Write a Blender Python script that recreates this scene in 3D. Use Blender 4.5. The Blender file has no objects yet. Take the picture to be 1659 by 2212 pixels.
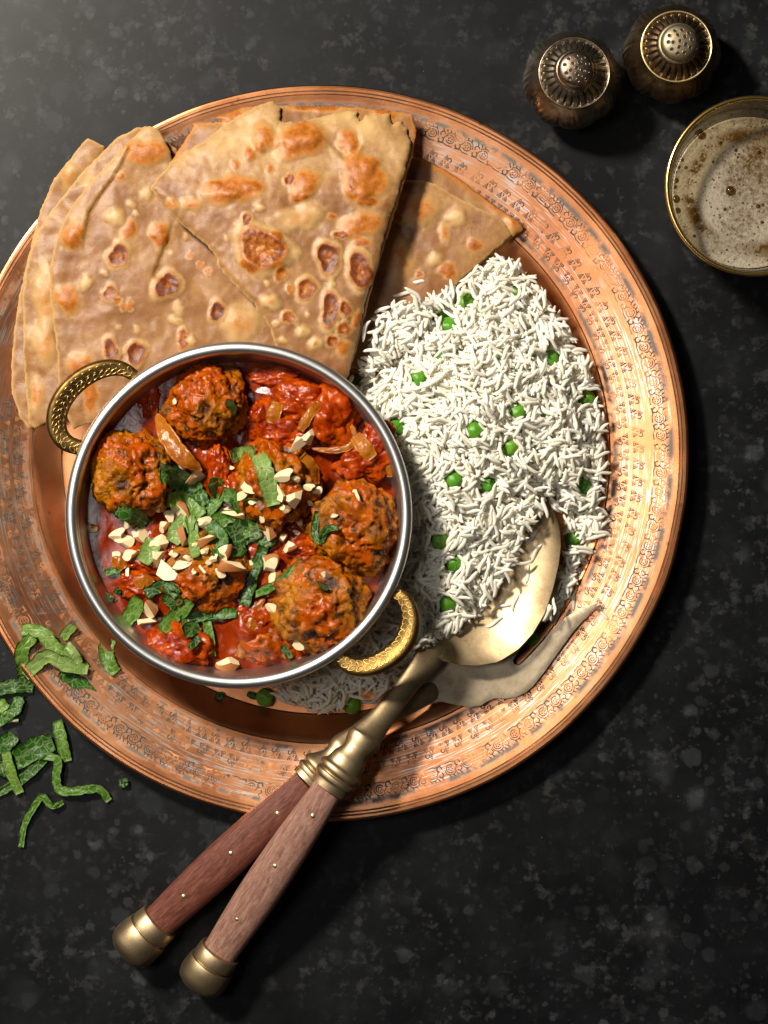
import bpy, bmesh, math, random
import numpy as np
from mathutils import Vector, Matrix, noise, Euler
from mathutils.geometry import delaunay_2d_cdt

# ------------------------------------------------------------------ camera, light, exposure
SC = bpy.context.scene
COL = SC.collection
H = 1.0                      # camera height above the table (m)
S = 0.0002                   # metres on the table per measured unit
CX, CY = 829.5, 1106.0

cam_d = bpy.data.cameras.new('camera')
cam = bpy.data.objects.new('camera', cam_d)
COL.objects.link(cam)
cam.location = (0, 0, H)
cam_d.sensor_fit = 'VERTICAL'
cam_d.sensor_height = 36.0
cam_d.lens = 18.0 * H / (1106 * S)
cam_d.clip_start = 0.01
cam_d.clip_end = 50
SC.camera = cam

world = bpy.data.worlds.new('World')
SC.world = world
world.use_nodes = True
world.node_tree.nodes['Background'].inputs[0].default_value = (1.0, 0.97, 0.93, 1)
world.node_tree.nodes['Background'].inputs[1].default_value = 0.022

def area(name, loc, target, size, power, color):
    d = bpy.data.lights.new(name, 'AREA')
    d.shape = 'SQUARE'; d.size = size; d.energy = power; d.color = color
    o = bpy.data.objects.new(name, d)
    COL.objects.link(o)
    o.location = loc
    o.rotation_euler = (Vector(target) - Vector(loc)).to_track_quat('-Z', 'Y').to_euler()
    return o

area('key_lamp', (-0.57, 0.58, 0.98), (0.0, 0.0, 0.0), 0.13, 31.5, (1.0, 0.92, 0.79))
area('softbox', (-0.36, 0.04, 1.12), (0.0, 0.0, 0.0), 0.24, 2.0, (1.0, 0.97, 0.94))

SC.view_settings.view_transform = 'Standard'
SC.view_settings.look = 'None'
SC.view_settings.exposure = 0.0
SC.view_settings.gamma = 1.0
SC.view_settings.use_curve_mapping = False

R = random.Random(7)

# ------------------------------------------------------------------ helpers
def W(x, y, z=0.0):
    """measured point (x right, y down) seen at height z (mm) -> world metres"""
    f = (H - z * 0.001) / H
    return Vector(((x - CX) * S * f, -(y - CY) * S * f, z * 0.001))

def tag(o, label=None, cat=None, group=None, kind=None):
    if label: o['label'] = label
    if cat: o['category'] = cat
    if group: o['group'] = group
    if kind: o['kind'] = kind
    return o

def empty(name, loc, label, cat, group=None):
    o = bpy.data.objects.new(name, None)
    o.empty_display_size = 0.01
    COL.objects.link(o)
    o.location = loc
    return tag(o, label, cat, group)

def make_mesh(name, verts, faces, mats, smooth=True, attrs=None, fmat=None):
    me = bpy.data.meshes.new(name)
    me.from_pydata([tuple(v) for v in verts], [], faces)
    for m in (mats if isinstance(mats, (list, tuple)) else [mats]):
        me.materials.append(m)
    if smooth:
        me.polygons.foreach_set('use_smooth', [True] * len(me.polygons))
    if fmat:
        me.polygons.foreach_set('material_index', fmat)
    if attrs:
        for k, vals in attrs.items():
            a = me.attributes.new(k, 'FLOAT', 'POINT')
            a.data.foreach_set('value', vals)
    me.update()
    return me

def place(name, me, parent=None, loc=(0, 0, 0)):
    o = bpy.data.objects.new(name, me)
    COL.objects.link(o)
    o.location = loc
    if parent: o.parent = parent
    return o

def mk(name, verts, faces, mats, parent=None, origin=None, smooth=True, attrs=None, fmat=None):
    """verts in world space; stored local to the parent's (or own) origin"""
    if parent is not None:
        b = Vector(parent.location)
        if parent.parent: b = b + Vector(parent.parent.location)
        me = make_mesh(name, [Vector(v) - b for v in verts], faces, mats, smooth, attrs, fmat)
        return place(name, me, parent)
    b = Vector(origin) if origin is not None else Vector((0, 0, 0))
    me = make_mesh(name, [Vector(v) - b for v in verts], faces, mats, smooth, attrs, fmat)
    return place(name, me, None, b)

def autosmooth(o, ang=35):
    me = o.data
    bm = bmesh.new(); bm.from_mesh(me)
    a = math.radians(ang)
    for e in bm.edges:
        if len(e.link_faces) == 2 and e.calc_face_angle(0) > a: e.smooth = False
    bm.to_mesh(me); bm.free()

def lathe(profile, seg, center=(0, 0, 0), mod=None, close=False):
    """profile: (r, z) in metres"""
    vs, fs = [], []
    n = len(profile)
    for j in range(seg):
        a = 2 * math.pi * j / seg
        for i, (r, z) in enumerate(profile):
            rr, zz = (r, z) if mod is None else mod(r, z, a, i)
            vs.append(Vector((center[0] + rr * math.cos(a), center[1] + rr * math.sin(a), center[2] + zz)))
    m = n if close else n - 1
    for j in range(seg):
        k = (j + 1) % seg
        for i in range(m):
            i2 = (i + 1) % n
            fs.append((j * n + i, k * n + i, k * n + i2, j * n + i2))
    return vs, fs

def catmull(pts, per=8):
    pts = [np.array(p, float) for p in pts]
    P = [2 * pts[0] - pts[1]] + pts + [2 * pts[-1] - pts[-2]]
    out = []
    for i in range(1, len(P) - 2):
        for k in range(per):
            t = k / per
            a, b, c, d = P[i - 1], P[i], P[i + 1], P[i + 2]
            out.append(0.5 * ((2 * b) + (-a + c) * t + (2 * a - 5 * b + 4 * c - d) * t * t + (-a + 3 * b - 3 * c + d) * t ** 3))
    out.append(pts[-1])
    return out

def sweep(points, ra, rb, seg=20, power=2.0, caps=True, up=Vector((0, 0, 1))):
    """tube through points; half width ra sideways, rb along up"""
    vs, fs = [], []
    n = len(points)
    for i, p in enumerate(points):
        t = (Vector(points[min(i + 1, n - 1)]) - Vector(points[max(i - 1, 0)])).normalized()
        side = t.cross(up).normalized()
        u = side.cross(t).normalized()
        for j in range(seg):
            a = 2 * math.pi * j / seg
            c, s = math.cos(a), math.sin(a)
            c = math.copysign(abs(c) ** (2 / power), c); s = math.copysign(abs(s) ** (2 / power), s)
            vs.append(Vector(p) + side * (ra[i] * c) + u * (rb[i] * s))
    for i in range(n - 1):
        for j in range(seg):
            k = (j + 1) % seg
            fs.append((i * seg + j, i * seg + k, (i + 1) * seg + k, (i + 1) * seg + j))
    if caps:
        fs.append(tuple(range(seg))[::-1]); fs.append(tuple((n - 1) * seg + j for j in range(seg)))
    return vs, fs

def tube(points, r, seg=6, closed=False):
    n = len(points); vs, fs = [], []
    for i, p in enumerate(points):
        if closed: t = (Vector(points[(i + 1) % n]) - Vector(points[i - 1])).normalized()
        else: t = (Vector(points[min(i + 1, n - 1)]) - Vector(points[max(i - 1, 0)])).normalized()
        side = t.cross(Vector((0, 0, 1)))
        side = side.normalized() if side.length > 1e-6 else Vector((1, 0, 0))
        u = side.cross(t)
        for j in range(seg):
            a = 2 * math.pi * j / seg
            vs.append(Vector(p) + (side * math.cos(a) + u * math.sin(a)) * r)
    for i in range(n if closed else n - 1):
        i2 = (i + 1) % n
        for j in range(seg):
            k = (j + 1) % seg
            fs.append((i * seg + j, i * seg + k, i2 * seg + k, i2 * seg + j))
    if not closed:
        fs.append(tuple(range(seg))[::-1]); fs.append(tuple((n - 1) * seg + j for j in range(seg)))
    return vs, fs

def join(parts):
    vs, fs = [], []
    for v, f in parts:
        o = len(vs); vs += list(v); fs += [tuple(i + o for i in q) for q in f]
    return vs, fs

def bisphere(center, rx, ry, rz, sub=3):
    bm = bmesh.new(); bmesh.ops.create_icosphere(bm, subdivisions=sub, radius=1)
    vs = [Vector((v.co.x * rx, v.co.y * ry, v.co.z * rz)) + Vector(center) for v in bm.verts]
    fs = [tuple(v.index for v in f.verts) for f in bm.faces]
    bm.free(); return vs, fs

def poly_dist(P, poly):
    """distance of points (N,2) to closed polygon and inside flag"""
    poly = np.array(poly, float)
    d = np.full(len(P), 1e9); ins = np.zeros(len(P), bool)
    for i in range(len(poly)):
        a, b = poly[i], poly[(i + 1) % len(poly)]
        ab = b - a; t = np.clip(((P - a) @ ab) / max(ab @ ab, 1e-9), 0, 1)
        d = np.minimum(d, np.hypot(*(P - a - t[:, None] * ab).T))
        if a[1] != b[1]:
            c = ((a[1] > P[:, 1]) != (b[1] > P[:, 1])) & (P[:, 0] < (b[0] - a[0]) * (P[:, 1] - a[1]) / (b[1] - a[1]) + a[0])
            ins ^= c
    return d, ins

# ------------------------------------------------------------------ materials
class NT:
    def __init__(self, name):
        self.m = bpy.data.materials.new(name); self.m.use_nodes = True
        self.t = self.m.node_tree; self.b = self.t.nodes['Principled BSDF']
        self.tc = self.t.nodes.new('ShaderNodeTexCoord')
    def n(self, typ, ins=None, **props):
        nd = self.t.nodes.new(typ)
        for k, v in props.items(): setattr(nd, k, v)
        for k, v in (ins or {}).items():
            s = nd.inputs[k]
            if isinstance(v, bpy.types.NodeSocket): self.t.links.new(v, s)
            else: s.default_value = v
        return nd
    def math(self, op, a, b=0.0, c=0.0, clamp=False):
        nd = self.n('ShaderNodeMath', {0: a, 1: b, 2: c}, operation=op); nd.use_clamp = clamp
        return nd.outputs[0]
    def noise(self, scale, detail=4.0, rough=0.55, vec=None, dist=0.0):
        return self.n('ShaderNodeTexNoise', {'Vector': vec or self.tc.outputs['Object'], 'Scale': scale, 'Detail': detail,
                                             'Roughness': rough, 'Distortion': dist}).outputs['Fac']
    def voro(self, scale, feature='F1', vec=None, out='Distance', rnd=1.0):
        return self.n('ShaderNodeTexVoronoi', {'Vector': vec or self.tc.outputs['Object'], 'Scale': scale, 'Randomness': rnd},
                      feature=feature).outputs[out]
    def ramp(self, fac, stops):
        nd = self.n('ShaderNodeValToRGB', {0: fac}); cr = nd.color_ramp
        while len(cr.elements) < len(stops): cr.elements.new(0.5)
        for e, (p, c) in zip(cr.elements, stops):
            e.position = p
            e.color = (c[0], c[1], c[2], 1) if isinstance(c, (tuple, list)) else (c, c, c, 1)
        return nd.outputs[0]
    def step(self, fac, a, b):
        nd = self.n('ShaderNodeMapRange', {'Value': fac, 'From Min': a, 'From Max': b}); nd.clamp = True
        return nd.outputs[0]
    def mix(self, fac, a, b, blend='MIX'):
        nd = self.n('ShaderNodeMix', data_type='RGBA', blend_type=blend)
        for k, v in ((0, fac), (6, a), (7, b)):
            if isinstance(v, bpy.types.NodeSocket): self.t.links.new(v, nd.inputs[k])
            elif k == 0: nd.inputs[0].default_value = v
            else: nd.inputs[k].default_value = (v[0], v[1], v[2], 1)
        return nd.outputs[2]
    def attr(self, name):
        return self.n('ShaderNodeAttribute', attribute_name=name).outputs['Fac']
    def bump(self, h, strength=0.3, dist=0.0003, prev=None):
        ins = {'Height': h, 'Strength': strength, 'Distance': dist}
        if prev is not None: ins['Normal'] = prev
        return self.n('ShaderNodeBump', ins).outputs[0]
    def set(self, **kw):
        names = {'color': 'Base Color', 'rough': 'Roughness', 'metal': 'Metallic', 'normal': 'Normal', 'spec': 'Specular IOR Level',
                 'sss': 'Subsurface Weight', 'sssr': 'Subsurface Radius', 'ssss': 'Subsurface Scale', 'coat': 'Coat Weight',
                 'coatr': 'Coat Roughness', 'trans': 'Transmission Weight', 'ior': 'IOR', 'sheen': 'Sheen Weight', 'aniso': 'Anisotropic'}
        for k, v in kw.items():
            s = self.b.inputs[names[k]]
            if isinstance(v, bpy.types.NodeSocket): self.t.links.new(v, s)
            elif k == 'color': s.default_value = (v[0], v[1], v[2], 1)
            else: s.default_value = v
        return self.m

def m_table():
    t = NT('slate_table'); o = t.tc.outputs['Object']
    def warped(sc, amt):
        w = t.n('ShaderNodeTexNoise', {'Vector': o, 'Scale': sc, 'Detail': 3.0}).outputs['Color']
        w = t.n('ShaderNodeVectorMath', {0: w, 1: (0.5, 0.5, 0.5)}, operation='SUBTRACT').outputs[0]
        w = t.n('ShaderNodeVectorMath', {0: w, 'Scale': amt}, operation='SCALE').outputs[0]
        return t.n('ShaderNodeVectorMath', {0: o, 1: w}, operation='ADD').outputs[0]
    def drops(scale, vec, soft):
        nd = t.n('ShaderNodeTexVoronoi', {'Vector': vec, 'Scale': scale, 'Randomness': 1.0}, feature='F1')
        c = t.n('ShaderNodeSeparateColor', {0: nd.outputs['Color']})
        rad = t.math('MULTIPLY', t.math('POWER', c.outputs[0], 1.6), 0.46)
        k = t.step(t.math('SUBTRACT', nd.outputs['Distance'], rad), soft, -soft)
        return t.math('MULTIPLY', k, t.math('POWER', c.outputs[1], 1.3))
    v1, v2 = warped(160, 0.006), warped(420, 0.003)
    low = t.noise(11, 3, 0.55)
    dr = t.math('MULTIPLY', drops(58, v1, 0.10), 0.55)
    for sc, v, wt in ((105, v1, 0.6), (190, v2, 0.6), (330, v2, 0.6)):
        dr = t.math('ADD', dr, t.math('MULTIPLY', drops(sc, v, 0.06), wt))
    sh2 = t.n('ShaderNodeVectorMath', {0: v1, 1: (3.1, 1.7, 0.0)}, operation='ADD').outputs[0]
    dr = t.math('ADD', dr, t.math('MULTIPLY', drops(80, sh2, 0.10), 0.45))
    dr = t.math('MULTIPLY', dr, t.step(low, 0.36, 0.56))
    lace = t.math('MULTIPLY', t.step(t.noise(130, 7, 0.68), 0.53, 0.62), t.step(t.noise(34, 3, 0.6), 0.42, 0.60))
    cloud = t.step(t.noise(28, 5, 0.6), 0.40, 0.75)
    grain = t.noise(1600, 2, 0.7)
    s = t.math('ADD', t.math('MULTIPLY', dr, 0.80), t.math('MULTIPLY', lace, 0.50))
    s = t.math('ADD', s, t.math('MULTIPLY', cloud, 0.16), clamp=True)
    c = t.mix(s, (0.0020, 0.0024, 0.0031), (0.040, 0.044, 0.049))
    c = t.mix(t.math('MULTIPLY', t.math('MULTIPLY', lace, t.step(t.noise(20, 3), 0.45, 0.65)), 0.5), c, (0.040, 0.032, 0.022))
    c = t.mix(0.4, c, t.mix(1.0, c, t.ramp(grain, [(0.3, 0.35), (0.7, 1.0)]), 'MULTIPLY'))
    dust = t.math('MULTIPLY', t.step(t.voro(240), 0.035, 0.02), t.step(t.noise(60, 1), 0.62, 0.66))
    c = t.mix(dust, c, (0.25, 0.25, 0.24))
    return t.set(color=c, rough=t.math('SUBTRACT', 0.42, t.math('MULTIPLY', s, 0.06)), spec=0.18,
                 normal=t.bump(t.math('ADD', s, t.math('MULTIPLY', grain, 0.6)), 0.10, 0.0002))

PP = 0.0001976               # plate radius unit
def m_copper():
    t = NT('engraved_copper'); o = t.tc.outputs['Object']
    sx = t.n('ShaderNodeSeparateXYZ', {0: o})
    th = t.math('ARCTAN2', sx.outputs[1], sx.outputs[0])
    flat = t.n('ShaderNodeCombineXYZ', {0: sx.outputs[0], 1: sx.outputs[1]}).outputs[0]
    r = t.n('ShaderNodeVectorMath', {0: flat}, operation='LENGTH').outputs['Value']
    ru = t.math('DIVIDE', r, PP)                        # measured units
    pol = t.n('ShaderNodeCombineXYZ', {0: t.math('MULTIPLY', th, 12.0), 1: t.math('MULTIPLY', ru, 0.33), 2: 0.0}).outputs[0]
    streak = t.noise(1.0, 2, 0.5, vec=pol)
    pol2 = t.n('ShaderNodeCombineXYZ', {0: t.math('MULTIPLY', th, 3.0), 1: t.math('MULTIPLY', ru, 0.9), 2: 3.0}).outputs[0]
    brush = t.noise(1.0, 3, 0.6, vec=pol2)
    band = t.math('MULTIPLY', t.step(ru, 634, 644), t.step(ru, 762, 750))
    tin = t.math('MULTIPLY', t.math('MULTIPLY', t.step(streak, 0.52, 0.60), band), t.step(t.noise(45, 3), 0.36, 0.54))
    edge1 = t.math('MULTIPLY', t.step(ru, 744, 753), t.step(ru, 765, 757))
    edge0 = t.math('MULTIPLY', t.step(ru, 632, 636), t.step(ru, 648, 639))
    pat = t.math('MULTIPLY', t.math('MAXIMUM', edge1, edge0), t.step(t.noise(130, 5, 0.65), 0.40, 0.56))
    gro = 0.0
    for r0 in (566, 626.5, 774, 781):
        g = t.step(t.math('ABSOLUTE', t.math('SUBTRACT', ru, r0)), 1.9, 0.8)
        gro = g if gro == 0.0 else t.math('MAXIMUM', gro, g)
    gro = t.math('MULTIPLY', gro, t.step(t.noise(60, 3), 0.25, 0.5))
    tone = t.noise(26, 5, 0.6)
    c = t.ramp(tone, [(0.30, (0.44, 0.145, 0.052)), (0.52, (0.63, 0.26, 0.11)), (0.72, (0.78, 0.38, 0.20))])
    stain = t.math('MULTIPLY', t.step(t.noise(70, 6, 0.65), 0.55, 0.72), 0.55)
    c = t.mix(stain, c, (0.36, 0.15, 0.07))
    spots = t.math('MULTIPLY', t.step(t.voro(120), 0.16, 0.08), t.step(t.noise(20, 1), 0.55, 0.6))
    c = t.mix(t.math('MULTIPLY', spots, 0.6), c, (0.20, 0.09, 0.06))
    c = t.mix(t.math('MULTIPLY', tin, 0.8), c, (0.62, 0.60, 0.58))
    c = t.mix(t.math('MULTIPLY', pat, 0.9), c, (0.085, 0.095, 0.085))
    c = t.mix(t.math('MULTIPLY', gro, 0.9), c, (0.05, 0.035, 0.02))
    dull = t.math('MAXIMUM', pat, gro)
    rough = t.math('ADD', t.math('ADD', 0.24, t.math('MULTIPLY', tone, 0.14)), t.math('MULTIPLY', dull, 0.25))
    metal = t.math('SUBTRACT', 1.0, t.math('MULTIPLY', dull, 0.6))
    h = t.math('ADD', t.math('MULTIPLY', brush, 0.35), t.math('ADD', t.math('MULTIPLY', tone, 0.8), t.math('MULTIPLY', t.noise(900, 3), 0.15)))
    nrm = t.bump(h, 0.22, 0.0002)
    return t.set(color=c, rough=rough, metal=metal, normal=nrm)

def m_engrave():
    t = NT('engraved_patina')
    w = t.n('ShaderNodeTexNoise', {'Vector': t.n('ShaderNodeNewGeometry').outputs['Position'], 'Scale': 95.0, 'Detail': 5.0, 'Roughness': 0.6}).outputs['Fac']
    c = t.mix(t.step(w, 0.48, 0.64), (0.040, 0.033, 0.026), (0.55, 0.24, 0.10))
    return t.set(color=c, rough=0.5, metal=t.math('MULTIPLY', t.step(w, 0.42, 0.62), 0.9))

def m_simple(name, color, rough=0.5, metal=0.0, var=0.25, scale=150, bump=0.15, bd=0.0002, **kw):
    t = NT(name)
    nz = t.noise(scale, 5, 0.6)
    c = t.mix(t.step(nz, 0.35, 0.7), [x * (1 - var) for x in color], [min(1, x * (1 + var)) for x in color])
    return t.set(color=c, rough=t.math('ADD', rough - 0.06, t.math('MULTIPLY', nz, 0.12)), metal=metal,
                 normal=t.bump(t.noise(scale * 6, 3), bump, bd), **kw)

def m_brass(name, color, dark, rough=0.36, scale=160):
    t = NT(name)
    a = t.noise(scale, 6, 0.65); b = t.noise(scale * 5, 3, 0.6)
    c = t.mix(t.step(a, 0.42, 0.70), color, dark)
    c = t.mix(t.math('MULTIPLY', t.step(b, 0.6, 0.72), 0.5), c, [x * 0.6 for x in dark])
    return t.set(color=c, rough=t.math('ADD', rough, t.math('MULTIPLY', a, 0.16)), metal=1.0, normal=t.bump(b, 0.18, 0.00015))

def m_steel():
    t = NT('brushed_steel')
    o = t.tc.outputs['Object']; sx = t.n('ShaderNodeSeparateXYZ', {0: o})
    th = t.math('ARCTAN2', sx.outputs[1], sx.outputs[0])
    p = t.n('ShaderNodeCombineXYZ', {0: t.math('MULTIPLY', th, 6.0), 1: t.math('MULTIPLY', sx.outputs[2], 4000.0),
                                     2: t.math('MULTIPLY', t.n('ShaderNodeVectorMath', {0: o}, operation='LENGTH').outputs['Value'], 5000.0)}).outputs[0]
    br = t.noise(1.0, 2, 0.5, vec=p)
    return t.set(color=(0.62, 0.615, 0.605), metal=1.0, rough=t.math('ADD', 0.30, t.math('MULTIPLY', br, 0.14)), normal=t.bump(br, 0.12, 0.00008))

def m_roti():
    t = NT('roti_bread')
    br, pa = t.attr('brown'), t.attr('pale')
    a = t.noise(70, 5, 0.6); f = t.noise(420, 5, 0.7); g = t.noise(2400, 2, 0.6)
    c = t.ramp(a, [(0.32, (0.185, 0.072, 0.021)), (0.5, (0.255, 0.112, 0.036)), (0.68, (0.335, 0.170, 0.060))])
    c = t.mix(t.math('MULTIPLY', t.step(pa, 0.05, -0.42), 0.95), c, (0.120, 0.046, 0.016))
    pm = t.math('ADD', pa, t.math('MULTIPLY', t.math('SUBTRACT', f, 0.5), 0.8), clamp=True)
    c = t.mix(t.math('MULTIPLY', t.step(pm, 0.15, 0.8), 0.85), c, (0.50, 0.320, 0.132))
    bm_ = t.math('ADD', br, t.math('MULTIPLY', t.math('SUBTRACT', f, 0.5), t.math('MULTIPLY', t.step(br, 0.0, 0.25), 0.75)), clamp=True)
    c = t.mix(t.step(bm_, 0.12, 0.42), c, (0.42, 0.135, 0.012))
    c = t.mix(t.step(bm_, 0.40, 0.70), c, (0.19, 0.040, 0.004))
    c = t.mix(t.step(bm_, 0.62, 0.92), c, (0.085, 0.018, 0.004))
    c = t.mix(t.math('MULTIPLY', t.step(g, 0.62, 0.70), 0.22), c, (0.62, 0.46, 0.28))
    c = t.mix(t.math('MULTIPLY', t.step(t.noise(1300, 2), 0.70, 0.76), 0.5), c, (0.25, 0.10, 0.04))
    n1 = t.bump(t.math('ADD', t.math('MULTIPLY', f, 0.6), t.math('MULTIPLY', g, 0.40)), 0.5, 0.0005)
    return t.set(color=c, rough=0.42, spec=0.40, normal=n1, sss=0.12, ssss=0.0025, sssr=(1.0, 0.5, 0.25))

def m_rice():
    t = NT('boiled_rice')
    nz = t.n('ShaderNodeTexNoise', {'Vector': t.n('ShaderNodeNewGeometry').outputs['Position'], 'Scale': 130.0, 'Detail': 3.0}).outputs['Fac']
    c = t.mix(t.step(nz, 0.4, 0.62), (0.96, 0.945, 0.88), (0.95, 0.915, 0.80))
    t.set(color=c, rough=0.30, spec=0.40)
    tl = t.n('ShaderNodeBsdfTranslucent', {0: (1.0, 0.975, 0.89, 1)})
    mx = t.n('ShaderNodeMixShader', {0: 0.40, 1: t.b.outputs[0], 2: tl.outputs[0]})
    t.t.links.new(mx.outputs[0], t.t.nodes['Material Output'].inputs['Surface'])
    return t.m

def m_pea():
    t = NT('green_pea')
    oi = t.n('ShaderNodeObjectInfo').outputs['Random']
    a = t.noise(260, 4)
    c = t.mix(t.step(a, 0.35, 0.7), (0.030, 0.165, 0.004), (0.095, 0.31, 0.010))
    c = t.mix(t.math('MULTIPLY', t.math('POWER', oi, 2.0), 0.5), c, (0.22, 0.40, 0.04))
    return t.set(color=c, rough=0.27, spec=0.5, sss=0.25, ssss=0.002, sssr=(0.5, 1.0, 0.15), normal=t.bump(t.noise(500, 3), 0.25, 0.0003))

def m_mint():
    t = NT('mint_leaf')
    tone = t.attr('tone'); rib = t.attr('rib')
    v = t.voro(330, 'DISTANCE_TO_EDGE')
    vein = t.math('MAXIMUM', t.step(v, 0.10, 0.02), t.step(t.math('ABSOLUTE', rib), 0.10, 0.03))
    a = t.noise(190, 4)
    c = t.ramp(t.math('ADD', tone, t.math('MULTIPLY', t.math('SUBTRACT', a, 0.5), 0.35)),
               [(0.05, (0.006, 0.034, 0.004)), (0.35, (0.025, 0.105, 0.007)), (0.65, (0.100, 0.205, 0.018)), (0.95, (0.21, 0.30, 0.085))])
    c = t.mix(t.math('MULTIPLY', vein, 0.42), c, t.mix(0.5, c, (0.46, 0.54, 0.22)))
    c = t.mix(t.math('MULTIPLY', t.step(t.noise(420, 3), 0.66, 0.74), 0.6), c, (0.012, 0.03, 0.012))
    n = t.bump(t.math('SUBTRACT', t.math('MULTIPLY', t.step(v, 0.0, 0.16), 1.0), t.math('MULTIPLY', a, 0.3)), 0.35, 0.0004)
    t.set(color=c, rough=0.42, spec=0.36, normal=n)
    tl = t.n('ShaderNodeBsdfTranslucent', {0: c})
    mx = t.n('ShaderNodeMixShader', {0: 0.22, 1: t.b.outputs[0], 2: tl.outputs[0]})
    t.t.links.new(mx.outputs[0], t.t.nodes['Material Output'].inputs['Surface'])
    return t.m

def m_sauce():
    t = NT('tomato_sauce')
    a = t.noise(95, 6, 0.62); f = t.noise(620, 5, 0.65); d = t.attr('lump')
    c = t.ramp(a, [(0.30, (0.060, 0.004, 0.0006)), (0.50, (0.15, 0.012, 0.0008)), (0.70, (0.29, 0.038, 0.001))])
    c = t.mix(t.math('MULTIPLY', t.step(f, 0.55, 0.72), 0.55), c, (0.33, 0.068, 0.002))
    c = t.mix(t.math('MULTIPLY', d, 0.4), c, (0.26, 0.028, 0.001))
    c = t.mix(t.math('MULTIPLY', t.step(t.voro(800), 0.18, 0.1), 0.5), c, (0.05, 0.014, 0.004))
    h = t.math('ADD', t.math('MULTIPLY', a, 0.4), t.math('MULTIPLY', f, t.math('ADD', 0.12, t.math('MULTIPLY', d, 0.6))))
    return t.set(color=c, rough=0.10, spec=0.22, normal=t.bump(h, 0.55, 0.0008))

def m_kofta():
    t = NT('fried_kofta')
    a = t.noise(150, 6, 0.65); b = t.noise(430, 5, 0.68); oi = t.n('ShaderNodeObjectInfo').outputs['Random']
    sh = t.n('ShaderNodeVectorMath', {0: t.tc.outputs['Object'], 1: t.n('ShaderNodeCombineXYZ', {0: oi}).outputs[0]}, operation='ADD').outputs[0]
    a = t.noise(120, 6, 0.65, vec=sh)
    c = t.ramp(a, [(0.30, (0.030, 0.008, 0.0005)), (0.41, (0.165, 0.042, 0.0005)), (0.52, (0.30, 0.098, 0.001)), (0.68, (0.38, 0.185, 0.006))])
    film = t.step(t.noise(60, 5, vec=sh), 0.42, 0.56)
    c = t.mix(t.math('MULTIPLY', film, 0.80), c, (0.31, 0.034, 0.0005))
    c = t.mix(t.math('MULTIPLY', t.step(b, 0.57, 0.68), 0.7), c, (0.48, 0.20, 0.006))
    c = t.mix(t.math('MULTIPLY', t.step(t.noise(230, 5, 0.6, vec=sh), 0.56, 0.64), 0.85), c, (0.030, 0.020, 0.003))
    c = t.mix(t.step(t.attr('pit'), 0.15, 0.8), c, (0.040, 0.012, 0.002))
    return t.set(color=c, rough=t.math('SUBTRACT', t.math('ADD', 0.16, t.math('MULTIPLY', b, 0.22)), t.math('MULTIPLY', film, 0.08)), spec=0.22,
                 normal=t.bump(t.math('MULTIPLY', t.math('ADD', b, t.math('MULTIPLY', t.noise(1700, 3), 0.6)), t.math('SUBTRACT', 1.0, t.math('MULTIPLY', film, 0.55))), 0.6, 0.0009))

def m_wet(name, c0, c1, sss=0.25, rough=0.16, scale=200, bump=0.5):
    t = NT(name)
    a = t.noise(scale, 5, 0.62); f = t.noise(scale * 4, 4, 0.6)
    c = t.mix(t.step(a, 0.34, 0.66), c0, c1)
    return t.set(color=c, rough=t.math('ADD', rough, t.math('MULTIPLY', f, 0.12)), spec=0.26, sss=sss, ssss=0.003,
                 sssr=(1.0, 0.35, 0.12), normal=t.bump(t.math('ADD', a, t.math('MULTIPLY', f, 0.5)), bump, 0.0008))

def m_wood(name, c0, c1, c2):
    t = NT(name); L = t.attr('along'); Q = t.attr('around')
    v = t.n('ShaderNodeCombineXYZ', {0: t.math('MULTIPLY', L, 3.0), 1: t.math('MULTIPLY', Q, 26.0), 2: 0.0}).outputs[0]
    v2 = t.n('ShaderNodeCombineXYZ', {0: t.math('MULTIPLY', L, 14.0), 1: t.math('MULTIPLY', Q, 150.0), 2: 4.0}).outputs[0]
    a = t.noise(1.0, 5, 0.6, vec=v, dist=0.8); p = t.noise(1.0, 3, 0.6, vec=v2)
    c = t.ramp(a, [(0.30, c0), (0.5, c1), (0.72, c2)])
    c = t.mix(t.math('MULTIPLY', t.step(p, 0.60, 0.72), 0.65), c, [x * 1.7 for x in c2])
    c = t.mix(t.math('MULTIPLY', t.step(p, 0.40, 0.30), 0.75), c, (0.035, 0.014, 0.010))
    return t.set(color=c, rough=0.46, spec=0.35, normal=t.bump(p, 0.5, 0.0004))

def m_almond(name, skin):
    t = NT(name)
    if skin:
        st = t.n('ShaderNodeVectorMath', {0: t.tc.outputs['Object'], 1: (250.0, 1800.0, 1800.0)}, operation='MULTIPLY').outputs[0]
        a = t.noise(1.0, 4, 0.6, vec=st)
        c = t.ramp(a, [(0.32, (0.17, 0.045, 0.010)), (0.52, (0.36, 0.125, 0.030)), (0.7, (0.52, 0.24, 0.08))])
        return t.set(color=c, rough=0.45, spec=0.35, normal=t.bump(a, 0.5, 0.0003))
    a = t.noise(380, 4)
    c = t.mix(t.step(a, 0.35, 0.7), (0.70, 0.54, 0.29), (0.78, 0.66, 0.43))
    return t.set(color=c, rough=0.36, spec=0.4, sss=0.3, ssss=0.0022, sssr=(1.0, 0.75, 0.4), normal=t.bump(t.noise(900, 3), 0.2, 0.0003))

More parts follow.
